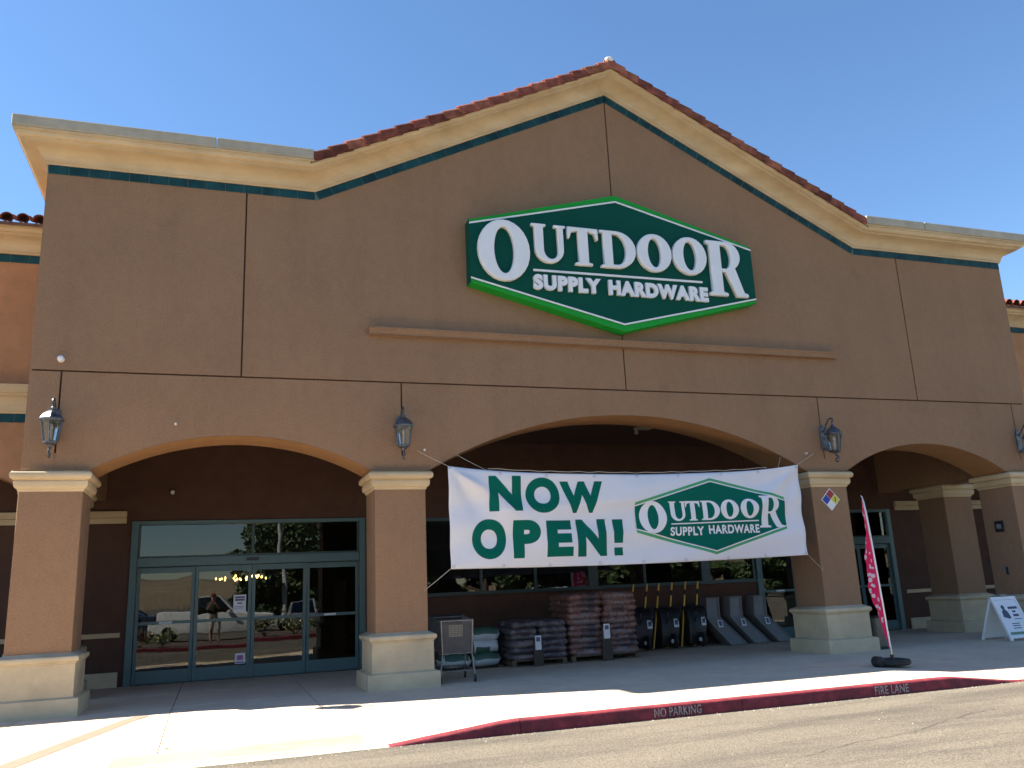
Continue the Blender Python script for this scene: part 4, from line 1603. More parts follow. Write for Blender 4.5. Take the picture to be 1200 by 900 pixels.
# shopping cart
def shopping_cart():
    t = thing('shopping_cart', 'grey wire shopping cart with cream placard, standing beside the second column', 'shopping cart', (-3.45, .12, 0), R_(-4))
    wm = M['cart']
    # front panel lower edge at z .47, basket tapers up and back
    FL, FR = (-.25, 0, .47), (.25, 0, .47)
    TL, TR = (-.27, -.05, 1.0), (.27, -.05, 1.0)
    BL, BR = (-.29, .85, .52), (.29, .85, .52)
    UL, UR = (-.32, .88, 1.04), (.32, .88, 1.04)
    rim = MB()
    rim.tube([TL, TR], .013, 6).tube([TR, UR], .013, 6).tube([UR, UL], .013, 6).tube([UL, TL], .013, 6)
    rim.tube([FL, FR], .011, 6).tube([FL, TL], .013, 6).tube([FR, TR], .013, 6).tube([FL, BL], .011, 6).tube([FR, BR], .011, 6).tube([BL, BR], .011, 6).tube([BL, UL], .011, 6).tube([BR, UR], .011, 6)
    rim.build('basket_rim', wm, t)

    def mesh_face(a, b, c, d, nu, nv, nm):
        a, b, c, d = map(Vector, (a, b, c, d))
        g = MB()
        for i in range(1, nu):
            u = i / nu
            g.tube([a.lerp(b, u), d.lerp(c, u)], .0042, 4, cap=False)
        for j in range(1, nv):
            v = j / nv
            g.tube([a.lerp(d, v), b.lerp(c, v)], .0042, 4, cap=False)
        return g.build(nm, M['cartpl'], t)
    mesh_face(FL, FR, TR, TL, 22, 18, 'front_grid')
    mesh_face(FL, BL, UL, TL, 26, 14, 'side_grid')
    mesh_face(FR, BR, UR, TR, 26, 14, 'side_grid')
    mesh_face(FL, FR, BR, BL, 12, 18, 'basket_floor')
    mesh_face(BL, BR, UR, UL, 14, 10, 'rear_gate')
    MB().add([(-.235, .015, .49), (.235, .015, .49), (.25, -.030, .96), (-.25, -.030, .96), (-.235, .02, .49), (.235, .02, .49), (.25, -.025, .96), (-.25, -.025, .96)],
             [(0, 1, 2, 3), (7, 6, 5, 4), (0, 4, 5, 1), (1, 5, 6, 2), (2, 6, 7, 3), (3, 7, 4, 0)]).build('front_insert', M['cartpl'], t)
    fr = MB()
    for s in (-1, 1):
        fr.tube([(s * .25, .0, .46), (s * .27, .02, .30), (s * .29, -.01, .10)], .013, 6)
        fr.tube([(s * .29, .0, .17), (s * .27, .75, .22), (s * .28, .80, .12)], .013, 6)
        fr.tube([(s * .28, .74, .22), (s * .29, .80, .55), (s * .30, .95, 1.06)], .013, 6)
    fr.tube([(-.28, .02, .19), (.28, .02, .19)], .011, 6).tube([(-.27, .74, .22), (.27, .74, .22)], .011, 6)
    for k in range(6): fr.tube([(-.22 + .088 * k, .03, .19), (-.22 + .088 * k, .74, .22)], .005, 4)
    fr.build('frame', wm, t)
    MB().tube([(-.31, .96, 1.06), (.31, .96, 1.06)], .018, 8).build('handle', M['poly'], t)
    for x, y in ((-.29, .0), (.29, .0), (-.28, .80), (.28, .80)):
        w = MB().lathe([(.02, -.014), (.058, -.014), (.062, -.008), (.062, .008), (.058, .014), (.02, .014)], (x, y, .063), 14, 'x').build('wheel', M['rubber'], t, smooth=True)
        MB().box(x - .022, x - .017, y - .018, y + .018, .05, .14).box(x + .017, x + .022, y - .018, y + .018, .05, .14).box(x - .022, x + .022, y - .018, y + .018, .1401, .148).build('fork', wm, w)
    MB().add([(-.14, -.016, .74), (.10, -.016, .74), (.105, -.034, .93), (-.145, -.034, .93), (-.14, -.010, .74), (.10, -.010, .74), (.105, -.028, .93), (-.145, -.028, .93)],
             [(0, 1, 2, 3), (7, 6, 5, 4), (0, 4, 5, 1), (1, 5, 6, 2), (2, 6, 7, 3), (3, 7, 4, 0)]).build('placard', M['placard'], t)
    return t


shopping_cart()


# wheelbarrows stood on their noses against the wall
def wheelbarrow():
    t = thing('wheelbarrow', '', 'wheelbarrow', (0, 0, 0), 0, 'black wheelbarrows stood on end against the wall')
    # x across, z along the barrow from nose to handles, -y the underside facing us
    def ring(z, hw, y0, y1, n=5):
        r = .07
        P = []
        for (cx, cy, a0) in ((hw - r, y1 - .01, 0), (-hw + r, y1 - .01, 90), (-hw + r, y0 + r, 180), (hw - r, y0 + r, 270)):
            rr = r if a0 >= 180 else .01
            for i in range(4):
                a = R_(a0 + 90 * i / 3)
                P.append((cx + (rr if a0 >= 180 else r) * math.cos(a), cy + rr * math.sin(a), z))
        return P
    secs = [(.06, .13, -.14, .10), (.10, .20, -.20, .10), (.30, .235, -.24, .10), (.55, .245, -.23, .10), (.78, .25, -.16, .10), (.88, .25, -.08, .10), (.92, .25, .0, .10)]
    m = MB()
    rings = [ring(*q) for q in secs]
    tubx = lambda z: .10 + .12 * (z - .5)
    rings = [[(x + tubx(z), y, z) for x, y, z in rg] for rg in rings]
    k = len(rings[0])
    for rg in rings: m.v += rg
    for i in range(len(rings) - 1):
        for q in range(k):
            q2 = (q + 1) % k
            m.f.append((i * k + q2, i * k + q, (i + 1) * k + q, (i + 1) * k + q2))
    m.f += [tuple(range(k)), tuple((len(rings) - 1) * k + q for q in range(k - 1, -1, -1))]
    m.build('tub', M['poly'], t, smooth=True, angle=50)
    MB().tube([(-.11, .095, .93), (.41, .095, .93), (.40, .095, .55), (.32, .095, .05), (-.09, .095, .05), (-.14, .095, .55), (-.11, .095, .93)], .014, 6).build('rim', M['poly'], t)
    for x0, x1 in ((-.31, .07), (.04, .41)):
        a, b = Vector((x0, -.06, .03)), Vector((x1, .06, 1.45))
        hd = MB().tube([a, a.lerp(b, .5), b], .021, 4).build('wooden_handle', M['handle'], t)
        MB().tube([a.lerp(b, .80), a.lerp(b, .88)], .026, 8).build('grip_band', M['rubber'], hd)
    for s in (-1, 1):
        MB().tube([(.12 + s * .12, -.22, .55), (.13 + s * .14, -.33, .66), (.14 + s * .14, -.33, .78), (.15 + s * .16, -.16, .86)], .013, 6).build('leg', M['black'], t)
    MB().tube([(.0, -.33, .72), (.27, -.33, .72)], .010, 6).build('leg_brace', M['black'], t)
    wh = MB().lathe([(.05, -.035), (.13, -.04), (.155, -.025), (.16, 0), (.155, .025), (.13, .04), (.05, .035)], (0, 0, 0), 20, 'x')
    wh.xf(Matrix.Translation((.10, -.30, .162)))
    w = wh.build('wheel', M['rubber'], t, smooth=True)
    hb_ = MB().lathe([(.0, -.07), (.036, -.068), (.048, -.045), (.048, .045), (.036, .068), (.0, .07)], (0, 0, 0), 14, 'x')
    hb_.xf(Matrix.Translation((.10, -.30, .162)))
    hb_.build('hub', M['paper'], w, smooth=True)
    MB().box(-.02, .02, -.30, -.20, .15, .18).xf(Matrix.Translation((.10, 0, 0))).build('axle_bracket', M['black'], t)
    MB().box(.17, .29, -.248, -.244, .46, .64).build('label_card', M['paper'], t)
    MB().box(.19, .27, -.2495, -.2482, .51, .61).build('label_print', M['ink'], t)
    return t


W0 = wheelbarrow()
wl = ['black wheelbarrow with yellow handles, next to the tall red-brown bag stack', 'black wheelbarrow with yellow handles, between the two other wheelbarrows', 'black wheelbarrow with yellow handles, next to the grey poly tubs']
for i, (x, lb) in enumerate(zip((1.62, 2.28, 2.98), wl)):
    o = W0 if i == 0 else clone(W0, (0, 0, 0))
    o.location = (x, 3.56, .0)
    o.rotation_euler = (R_(-4), 0, R_(3 * i - 3))
    o['label'] = lb


# grey poly cart tubs leaning on end
def poly_tub():
    t = thing('poly_tub', '', 'cart tub', (0, 0, 0), 0, 'grey poly tubs leaning against the wall')
    # local: x across, y depth (-y towards us), z up; path bends forward at the foot
    secs = [(-.02, 1.07, .165, -.05, .30), (-.04, .84, .17, -.06, .33), (-.06, .62, .18, -.08, .36), (.08, .42, .20, -.18, .32), (.24, .20, .215, -.30, .24), (.37, .012, .22, -.40, .14)]
    m = MB()
    for (cx, z, hw, y0, y1) in secs:
        m.v += [(cx - hw, y0, z), (cx - hw + .03, y0 - .01, z), (cx - hw + .045, y0 + .03, z), (cx + hw - .045, y0 + .03, z), (cx + hw - .03, y0 - .01, z), (cx + hw, y0, z), (cx + hw - .03, y1, z), (cx - hw + .03, y1, z)]
    k = 8
    for i in range(len(secs) - 1):
        for q in range(k):
            q2 = (q + 1) % k
            m.f.append((i * k + q, i * k + q2, (i + 1) * k + q2, (i + 1) * k + q))
    m.f += [tuple(range(k - 1, -1, -1)), tuple((len(secs) - 1) * k + q for q in range(k))]
    m.build('tub', M['greyplastic'], t, bevel=.006)
    r = MB().tube([(-.185, -.055, 1.06), (.145, -.055, 1.06)], .012, 6)
    r.build('rolled_rim', M['greyplastic'], t)
    MB().add([(-.045, -.103, .40), (.075, -.103, .40), (.055, -.088, .56), (-.065, -.088, .56)], [(0, 1, 2, 3)]).xf(Matrix.Translation((.05, -.07, 0))).build('label_card', M['paper'], t)
    MB().add([(-.02, -.103, .43), (.05, -.103, .43), (.035, -.088, .54), (-.045, -.088, .54)], [(0, 1, 2, 3)]).xf(Matrix.Translation((.05, -.074, 0))).build('label_print', M['ink'], t)
    return t


T0 = poly_tub()
tl = ['grey poly tub leaning on end, beside the wheelbarrows', 'grey poly tub leaning on end, between two other grey tubs', 'grey poly tub leaning on end, nearest the right entrance']
for i, (x, lb) in enumerate(zip((3.66, 4.27, 4.93), tl)):
    o = T0 if i == 0 else clone(T0, (0, 0, 0))
    o.location = (x, 3.62, 0)
    o.rotation_euler = (0, 0, R_((-3, 2, 0)[i]))
    o['label'] = lb

# ------------------------------------------------------------------ feather flag, bin, A-frame sign
F = thing('feather_flag', 'tall red and white feather flag on a black round weight by the kerb', 'flag', (3.22, -2.42, 0), R_(0))
MB().lathe([(.25, .0), (.275, .02), (.28, .055), (.26, .085), (.17, .10), (.06, .10)], n=28).build('base_weight', M['rubber'], F, smooth=True)
MB().lathe([(.06, -.10), (.085, -.08), (.085, .06), (.06, .08)], (-.30, .0, .065), 12, 'y').build('filler_cap', M['rubber'], F, smooth=True)
MB().tube([(0, 0, .09), (0.0, 0, .16)], .03, 8).build('socket', M['black'], F)
MB().tube([(0, 0, .12), (.0, 0, .30)], .013, 8).build('spike', M['chrome'], F)
FA = R_(60)
ca, sa = math.cos(FA), math.sin(FA)
LEAN = .045
pole_p = [(0, 0, .28), (0, 0, 1.2), (.003 * ca, .003 * sa, 2.0), (.03 * ca, .03 * sa, 2.45), (.08 * ca, .08 * sa, 2.66), (.16 * ca, .16 * sa, 2.76), (.24 * ca, .24 * sa, 2.78)]
pole_p = [(x - LEAN * (z - .15), y, z) for x, y, z in pole_p]
MB().tube(pole_p, .013, 8, r2=.006).build('pole', M['paper'], F, smooth=True)
mw = MB(); nw, nu = 190, 26


def pole_off(z):
    if z < 2.0: return 0.0
    return .24 * ((z - 2.0) / .78) ** 2.6


def flag_pt(u, v):
    """u across from the pole, v up; the sail is seen nearly edge-on and flutters"""
    z = .30 + 2.47 * v
    o = pole_off(z)
    full = .58 * min(1, .10 + v * 3.2)
    wdt = max(.012, full * (1 - max(0, (v - .90) / .10) ** 2 * .75) - o * .3)
    a = FA + .10 * math.sin(4.2 * v + .4) * u
    fl = (.022 * math.sin(10 * v + 2.6 * u) + .012 * math.sin(25 * v + 5 * u) + .006 * math.sin(61 * v + 3 * u)) * u
    return Vector(((o + wdt * u) * math.cos(a) - fl * sa - LEAN * (z - .15), (o + wdt * u) * math.sin(a) + fl * ca, z - .10 * u * (1 - v) * 0 - .03 * u))


for j in range(nw + 1):
    for i in range(nu + 1): mw.v.append(flag_pt(i / nu, j / nw))
for j in range(nw):
    for i in range(nu):
        q = j * (nu + 1) + i
        mw.f.append((q, q + 1, q + nu + 2, q + nu + 1))
fo = mw.build('sail', [M['flag'], M['flagwhite']], F, smooth=True, angle=180)
rr = random.Random(3)
blot = [(rr.uniform(.45, 1.0), .16 + .80 * k / 30 + rr.uniform(-.01, .01), rr.uniform(.06, .2), rr.uniform(.006, .016), rr.uniform(-.05, .05)) for k in range(31)]
for p in fo.data.polygons:
    j, i = divmod(p.index, nu)
    u, v = (i + .5) / nu, (j + .5) / nw
    if u < .17 and v > .30: p.material_index = 1
    for bu, bv, ru, rv, sl_ in blot:
        if ((u - bu) / ru) ** 2 + ((v - bv - sl_ * (u - bu)) / rv) ** 2 < 1: p.material_index = 1

t = thing('litter_bin', 'slim brown bin with black foot at the right corner of the third column', 'bin', (5.12, .02, 0), R_(4))
MB().add([(-.11, -.11, .05), (.11, -.11, .05), (.11, .11, .05), (-.11, .11, .05), (-.125, -.125, .60), (.125, -.125, .60), (.125, .125, .60), (-.125, .125, .60)],
         [(0, 3, 2, 1), (4, 5, 6, 7), (0, 1, 5, 4), (1, 2, 6, 5), (2, 3, 7, 6), (3, 0, 4, 7)]).build('body', M['bin'], t, bevel=.01)
MB().box(-.12, .12, -.12, .12, 0.001, .049).build('foot', M['rubber'], t)
MB().box(-.135, .135, -.135, .135, .601, .635).build('rim', M['rubber'], t, bevel=.008)

t = thing('a_frame_sign', 'white plastic A-frame sign with printed poster at the right edge', 'sign', (8.22, -.20, 0))
fr = MB()
for sg, nm in ((-1, 'front_panel'), (1, 'rear_panel')):
    lean = math.atan2(.36, .86)
    Mx = Matrix.Translation((0, sg * .03, .86)) @ Matrix.Rotation(lean * (1 if sg < 0 else -1), 4, 'X')
    Mx = Matrix.Translation((0, sg * .36, 0.0)) @ Matrix.Rotation((-lean if sg < 0 else lean), 4, 'X')
    p = MB()
    H = .93
    p.box(-.33, -.285, -.025, .025, .004, H).box(.285, .33, -.025, .025, .004, H).box(-.284, .284, -.025, .025, .05, .11).box(-.284, .284, -.025, .025, H - .07, H)
    p.box(-.284, .284, -.010, .010, .111, H - .071)
    p.xf(Mx)
    o = p.build(nm, M['white'], t, bevel=.004)
    if sg < 0:
        po = MB().box(-.275, .275, -.0145, -.0105, .12, .845).xf(Mx).build('poster', M['paper'], o)
        g = MB()
        g.prism(ell(-.14, .70, .045, .05, 0, 360, 10), -.017, -.0147)
        g.prism([(-.23, .50), (-.10, .46), (-.04, .47), (-.06, .60), (-.10, .655), (-.17, .655), (-.21, .61)], -.017, -.0147)
        g.box(-.01, .24, -.0165, -.0147, .66, .71).box(.06, .15, -.0165, -.0147, .585, .625).box(.04, .19, -.0165, -.0147, .50, .55).box(.02, .22, -.0165, -.0147, .44, .455)
        for z in (.345, .30, .25): g.box(-.14 + z * .1, .10, -.0165, -.0147, z, z + .018)
        g.xf(Mx).build('poster_print', M['posterblue'], o)
        MB().box(-.27, .27, -.0165, -.0147, .125, .18).xf(Mx).build('poster_footer', M['postergreen'], o)
MB().box(-.09, .09, -.05, .05, .87, .915).build('hinge_grip', M['greyplastic'], t, bevel=.01)

# ------------------------------------------------------------------ across the lot: what the glass reflects
isl = MB()
ip = [(-15.5, -12.3), (1.5, -12.3), (1.5, -16.6), (-15.5, -16.6)]
isl.slab([(-15.5, -16.6), (1.5, -16.6), (1.5, -12.3), (-15.5, -12.3)], -.16, -.005)
island = structure(isl.build('planter_island', M['soil']))
k = MB()
k.box(-15.65, 1.65, -12.3, -12.15, -.16, .0).box(-15.65, 1.65, -16.75, -16.6, -.16, .0).box(-15.65, -15.5, -16.6, -12.3, -.16, .0).box(1.5, 1.65, -16.6, -12.3, -.16, .0)
k.build('island_kerb', M['kerb'], island, bevel=.015)


def leaf_cloud(centres, n, size, seed):
    rnd = random.Random(seed)
    m = MB()
    for _ in range(n):
        c, r = rnd.choice(centres)
        while True:
            d = Vector((rnd.uniform(-1, 1), rnd.uniform(-1, 1), rnd.uniform(-1, 1)))
            if .05 < d.length < 1: break
        d = d.normalized() * (d.length ** .5)
        p = Vector(c) + Vector((d.x * r, d.y * r, d.z * r * .8))
        a = Vector((rnd.uniform(-1, 1), rnd.uniform(-1, 1), rnd.uniform(-1, 1))).normalized()
        b = a.orthogonal().normalized()
        s = size * rnd.uniform(.6, 1.3)
        m.add([p - a * s, p + b * s * .5, p + a * s, p - b * s * .5], [(0, 1, 2, 3)])
    return m


def tree_meshes(seed, h):
    rnd = random.Random(seed)
    tr = MB()
    tr.tube([(0, 0, -.2), (.05, .02, h * .2), (-.05, .05, h * .42), (0, 0, h * .6)], .22, 9, .10)
    cent = []
    for k in range(11):
        a = rnd.uniform(0, 6.28)
        z0 = h * rnd.uniform(.25, .55)
        rr = h * rnd.uniform(.12, .30)
        e = Vector((rr * math.cos(a), rr * math.sin(a), z0 + h * rnd.uniform(.1, .35)))
        tr.tube([(0, 0, z0), (e.x * .5, e.y * .5, (z0 + e.z) / 2 + .1), e], .08, 6, .025)
        cent.append((e, h * rnd.uniform(.10, .17)))
    cent.append((Vector((0, 0, h * .82)), h * .16))
    return tr.mesh('trunk', M['bark'], smooth=True), leaf_cloud(cent, 3600, .17, seed).mesh('crown', M['leaf'])


TM = [tree_meshes(1, 7.5), tree_meshes(2, 9.0)]
for i, (x, y, k, s, lb) in enumerate([(-4.2, -36, 0, 1.0, 'first'), (1.5, -40, 1, 1.05, ''), (8, -38, 0, 1.1, ''), (14, -42, 1, 1.0, ''), (20, -38, 0, 1.15, ''), (27, -41, 1, 1.1, ''), (35, -40, 0, 1.2, ''), (-1.5, -44, 1, 1.1, ''), (4.8, -33, 1, .8, ''), (11, -34, 1, .85, ''), (17, -33, 0, .9, ''), (24, -34, 1, .9, ''), (31, -34, 0, 1.0, '')]):
    t = thing('lot_tree', f'{("broad", "tall")[k]} leafy tree across the parking lot, {("behind the pickup truck", "right of the pole", "over the left windows", "over the middle windows", "right of the middle windows", "over the right windows", "farthest right", "half hidden behind the pickup truck tree", "close behind the hedge beside the silver car", "close behind the hedge left of centre", "close behind the hedge at centre", "close behind the hedge right of centre", "close behind the hedge at far right")[i]}', 'tree', (x, y, -.15), i * 1.3, 'trees across the parking lot')
    t.scale = (s, s, s)
    put(TM[k][0], 'trunk', t)
    put(TM[k][1], 'crown', t)
SHR = [tree_meshes(11, 3.6), tree_meshes(12, 4.2)]
ORD = ('first', 'second', 'third', 'fourth', 'fifth', 'sixth', 'seventh', 'eighth', 'ninth', 'tenth', 'eleventh', 'twelfth', 'thirteenth', 'fourteenth', 'fifteenth', 'sixteenth', 'seventeenth')
for i in range(17):
    t = thing('lot_shrub', f'dense shrub in the hedge mirrored in the glass, {ORD[i]} of its row', 'shrub', (-4.6 + 2.7 * i, -28.5 - (i % 3) * .9, -.15), i * 2.1, 'hedge shrubs across the parking lot')
    q = 1.0 + .12 * ((i * 7) % 4)
    t.scale = (q * 1.35, q * 1.2, q * .95)
    put(SHR[i % 2][0], 'trunk', t)
    put(SHR[i % 2][1], 'crown', t, (0, 0, -.55))


def bush(x, y, r, lb, pet, seed, dens=500):
    t = thing('flowering_bush', lb, 'bush', (x, y, -.01), 0, 'flowering bushes on the planter island')
    rnd = random.Random(seed)
    st = MB()
    cent = []
    for k in range(7):
        a = rnd.uniform(0, 6.28)
        e = Vector((r * .6 * math.cos(a), r * .6 * math.sin(a), r * rnd.uniform(.5, 1.1)))
        st.tube([(0, 0, -.02), e * .5, e], .012, 5, .006)
        cent.append((e, r * .42))
    st.build('stem', M['bark'], t)
    leaf_cloud(cent, dens, .045, seed).build('leaves', M['leaf2'], t)
    leaf_cloud([(c + Vector((0, .05, .03)), q * 1.08) for c, q in cent], 130, .045, seed + 9).build('flowers', M[pet], t)


bush(-9.1, -12.95, .55, 'bush of pale yellow flowers mirrored low in the left door leaf', 'petal', 4)
bush(-9.9, -13.1, .50, 'maroon flowering bush mirrored low in the left door leaf', 'petal2', 5)
bush(-5.35, -13.1, .58, 'bush of pale yellow flowers mirrored by the door centre stile', 'petal', 6)
bush(-4.2, -13.3, .55, 'pale flowering bush mirrored in the right door leaves', 'petal', 7)
bush(-1.8, -13.6, .6, 'flowering bush mirrored below the banner', 'petal', 8)

t = thing('light_pole', 'tall pale parking lot light pole mirrored in the entrance glass', 'light pole', (-4.0, -27, -.15))
MB().lathe([(.3, 0), (.3, .7), (.26, .72)], n=16).build('footing', M['pole'], t)
MB().tube([(0, 0, .7), (0, 0, 9)], .13, 10, .09).build('pole', M['pole'], t)
MB().box(-1.2, 1.2, -.05, .05, 9.0, 9.1).build('crossarm', M['pole'], t)
for s in (-1, 1): MB().box(s * 1.1 - .25, s * 1.1 + .25, -.2, .2, 8.82, 8.99).build('lamp_head', M['pole'], t, bevel=.03)


def car(x, y, rz, paint, label, pickup=False):
    t = thing('parked_truck' if pickup else 'parked_car', label, 'truck' if pickup else 'car', (x, y, -.15), rz)
    hz = 1.10 if pickup else .92
    Lh = 2.7 if pickup else 2.25
    lower = [(-Lh, .42), (-Lh + .05, .32), (Lh - .06, .32), (Lh, .45), (Lh - .03, .80 if not pickup else .95), (Lh - .35, hz - .08), (.9, hz), (-Lh + .02, hz)]
    MB().prism(lower, -.88, .88).build('body', paint, t, bevel=.06, seg=3, smooth=True)
    top = 1.86 if pickup else 1.46
    cab = [(-.75, hz - .02), (1.15, hz - .02), (.45, top), (-.62, top)] if pickup else [(-2.05, hz - .02), (1.15, hz - .02), (.35, top), (-1.25, top)]
    c = MB().prism(cab, -.78, .78)
    for i, v in enumerate(c.v):
        if v[2] > top - .05: c.v[i] = (v[0], v[1] * .84, v[2])
    cb = c.build('cabin', M['carglass'], t, bevel=.03, seg=2, smooth=True)
    rf_ = MB().prism([(cab[3][0] - .02, top - .02), (cab[2][0] + .03, top - .02), (cab[2][0] - .03, top + .03), (cab[3][0] + .05, top + .03)], -.67, .67)
    rf_.build('roof', paint, t, bevel=.015, seg=2)
    for s in (-1, 1):
        pl = MB()
        for a, b in ((cab[0], cab[3]), (cab[1], cab[2]), ((.1 if not pickup else .2, hz - .02), (-.1 if not pickup else .1, top))):
            pl.tube([(a[0], s * .785, a[1]), (b[0], s * .66, b[1])], .045, 6)
        pl.build('pillar', paint, t)
        MB().box(Lh - .12, Lh + .005, s * .70 - .15, s * .70 + .15, .66, .80).build('headlight', M['headlamp'], t, bevel=.02)
        MB().box(-Lh - .01, -Lh + .06, s * .76 - .09, s * .76 + .09, .70, .90).build('tail_light', M['redlamp'], t, bevel=.015)
        for wx in (-Lh + .85, Lh - .85):
            w = MB().lathe([(.18, -.1), (.31, -.11), (.34, -.07), (.34, .07), (.31, .11), (.18, .1)], (wx, s * .83, .34), 20, 'y').build('wheel', M['rubber'], t, smooth=True)
            MB().lathe([(.03, -.118), (.19, -.11), (.19, .11), (.03, .118)], (wx, s * .83, .34), 12, 'y').build('rim', M['chrome'], w, smooth=True)
        MB().box(.75, .95, s * .98 - .07, s * .98 + .07, hz - .02, hz + .13).build('mirror', paint, t, bevel=.02)
    if pickup:
        MB().box(-2.58, -.85, -.76, .76, hz + .002, hz + .02).build('bed_liner', M['black'], t)
    return t


car(-7.4, -22.5, R_(4), M['carwhite'], 'white pickup truck parked across the lot, mirrored in the entrance', True)
car(-3.2, -23.5, R_(-88), M['carsilver'], 'silver car parked nose-on across the lot, mirrored in the entrance')
car(-12.2, -27, R_(10), M['cardark'], 'dark blue car parked across the lot at the far left of the mirror view')
car(1.5, -23.0, R_(92), M['carsilver'], 'silver car parked across the lot right of the light pole')
car(11, -24, R_(88), M['carwhite'], 'white car parked across the lot, mirrored in the right windows')

# far dry hills
hl = MB()
nn = 60
for i in range(nn + 1):
    x = -420 + 900 * i / nn
    hgt = (7 + 3 * math.sin(i * .35) + 2 * math.sin(i * .9 + 1)) * .8
    hl.v += [(x, -150, -.2), (x, -190, max(2, hgt * .7)), (x, -260, max(3, hgt * 1.4)), (x, -340, -.2)]
for i in range(nn):
    for k in range(3):
        q = i * 4 + k
        hl.f.append((q, q + 1, q + 5, q + 4))
structure(hl.build('hill', M['hill'], smooth=True, angle=180))


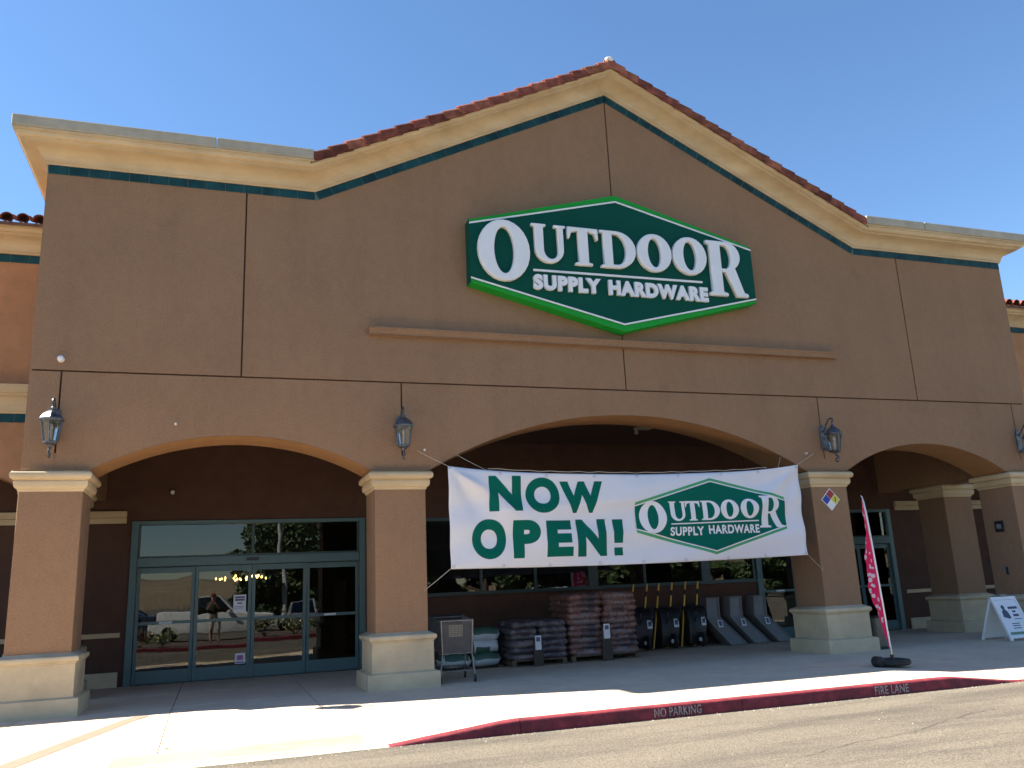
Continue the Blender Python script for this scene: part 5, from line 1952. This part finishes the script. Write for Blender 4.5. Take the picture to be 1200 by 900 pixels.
# ------------------------------------------------------------------ the photographer, mirrored in the door glass
def person():
    t = thing('person', 'person in dark shirt, pale shorts and cap holding up a phone, mirrored in the entrance', 'person', (-7.33, -14.86, 0))
    V = {}
    vs, es, rad = [], [], []

    def j(n, p, r, q=None):
        V[n] = len(vs); vs.append(p); rad.append(r if isinstance(r, tuple) else (r, r))
        if q: es.append((V[q], V[n]))
    j('pelvis', (0, 0, .95), (.155, .115))
    j('waist', (0, .01, 1.08), (.145, .11), 'pelvis')
    j('chest', (0, .0, 1.28), (.165, .12), 'waist')
    j('collar', (0, -.01, 1.42), (.12, .09), 'chest')
    j('neck', (0, .005, 1.50), .055, 'collar')
    j('jaw', (0, .03, 1.56), (.065, .07), 'neck')
    j('skull', (0, .015, 1.66), (.078, .095), 'jaw')
    j('crown', (0, .005, 1.73), (.06, .075), 'skull')
    for s, n in ((-1, 'l'), (1, 'r')):
        j('sh' + n, (s * .17, -.01, 1.41), .062, 'collar')
        j('ua' + n, (s * .215, .04, 1.28), .052, 'sh' + n)
        j('el' + n, (s * .22, .10, 1.16), .043, 'ua' + n)
        j('fa' + n, (s * .16, .22, 1.28), .038, 'el' + n)
        j('wr' + n, (s * .105, .325, 1.40), .027, 'fa' + n)
        j('pm' + n, (s * .09, .365, 1.445), (.020, .036), 'wr' + n)
        j('hip' + n, (s * .095, 0, .88), .095, 'pelvis')
        j('th' + n, (s * .11, .01, .68), .082, 'hip' + n)
        j('kn' + n, (s * .115, .02, .49), .058, 'th' + n)
        j('cf' + n, (s * .12, -.01, .35), .056, 'kn' + n)
        j('an' + n, (s * .125, -.02, .10), .038, 'cf' + n)
        j('ft' + n, (s * .135, .06, .045), (.042, .035), 'an' + n)
        j('to' + n, (s * .145, .16, .03), (.040, .022), 'ft' + n)
    me = bpy.data.meshes.new('body')
    me.from_pydata(vs, es, [])
    o = put(me, 'body', t)
    sk = o.modifiers.new('skin', 'SKIN')
    for i, r in enumerate(rad): me.skin_vertices[0].data[i].radius = r
    me.skin_vertices[0].data[0].use_root = True
    o.modifiers.new('sub', 'SUBSURF').levels = 2
    o.modifiers['sub'].render_levels = 2
    dg = bpy.context.evaluated_depsgraph_get()
    dg.update()
    bm_ = bpy.data.meshes.new_from_object(o.evaluated_get(dg))
    o.modifiers.clear()
    o.data = bm_
    for mn in ('skin', 'shirt', 'shorts', 'shoe'): bm_.materials.append(M[mn])
    for p in bm_.polygons:
        c = p.center
        p.use_smooth = True
        if c.z < .09: p.material_index = 3
        elif .52 < c.z < 1.0 and abs(c.x) < .24: p.material_index = 2
        elif 1.0 <= c.z < 1.47 and c.y < .17: p.material_index = 1
    # clothes stand a little proud of the body
    for nm, mt, lo, hi, yy in (('shirt', M['shirt'], .93, 1.47, .17), ('shorts', M['shorts'], .50, 1.0, 9)):
        g = bm_.copy()
        b2 = bmesh.new(); b2.from_mesh(g)
        kill = [f for f in b2.faces if not (lo < f.calc_center_median().z < hi and f.calc_center_median().y < yy)]
        bmesh.ops.delete(b2, geom=kill, context='FACES')
        b2.normal_update()
        for v in b2.verts: v.co += v.normal * (.014 if nm == 'shirt' else .020)
        b2.to_mesh(g); b2.free()
        g.materials.clear(); g.materials.append(mt)
        for p in g.polygons: p.material_index = 0
        put(g, nm, o)
    # face
    for s in (-1, 1):
        MB().lathe([(.0, -.011), (.010, -.006), (.012, 0), (.010, .006), (0, .011)], (s * .032, .115, 1.645), 8).build('eye', M['mortar'], o, smooth=True)
        MB().lathe([(.0, -.028), (.014, -.02), (.018, 0), (.012, .02), (0, .028)], (s * .086, .012, 1.635), 8).build('ear', M['skin'], o, smooth=True)
    MB().add([(0, .118, 1.655), (-.016, .112, 1.605), (.016, .112, 1.605), (0, .142, 1.61)], [(0, 1, 3), (0, 3, 2), (1, 2, 3), (0, 2, 1)]).build('nose', M['skin'], o)
    MB().tube([(-.025, .102, 1.575), (0, .110, 1.572), (.025, .102, 1.575)], .006, 5).build('mouth', M['cap'], o)
    cp = MB().lathe([(.102, 1.675), (.108, 1.70), (.104, 1.74), (.085, 1.785), (.045, 1.81), (.0, 1.815)], (0, .012, 0), 16)
    cp.build('cap', M['cap'], o, smooth=True)
    MB().slab([(-.08, .09), (.08, .09), (.07, .17), (.03, .20), (-.03, .20), (-.07, .17)], 1.678, 1.688).build('cap_brim', M['cap'], o)
    # fingers: four curled behind the phone and a thumb on each hand
    for s in (-1, 1):
        for f in range(4):
            ln = (.062, .072, .068, .052)[f]
            z = 1.475 - .022 * f
            pts = [(s * .088, .392, z), (s * (.088 - .3 * ln), .43, z + .004), (s * (.088 - .75 * ln), .438, z), (s * (.088 - 1.1 * ln), .428, z - .003)]
            MB().tube(pts, .0088, 7, .0065).build('finger', M['skin'], o, smooth=True)
        MB().tube([(s * .085, .36, 1.425), (s * .075, .375, 1.455), (s * .055, .382, 1.478), (s * .045, .384, 1.488)], .0105, 7, .008).build('thumb', M['skin'], o, smooth=True)
    return t


person()
t = thing('phone', 'black phone held up by the mirrored person', 'phone', (-7.33, -14.86 + .408, 1.455))
MB().box(-.078, .078, -.004, .004, -.04, .04).build('case', M['black'], t, bevel=.004)
MB().box(-.072, .072, -.0052, -.0042, -.035, .035).build('screen', M['carglass'], t)
MB().lathe([(.008, .0042), (.008, .0055)], (.055, 0, .02), 10, 'y').build('lens', M['chrome'], t)
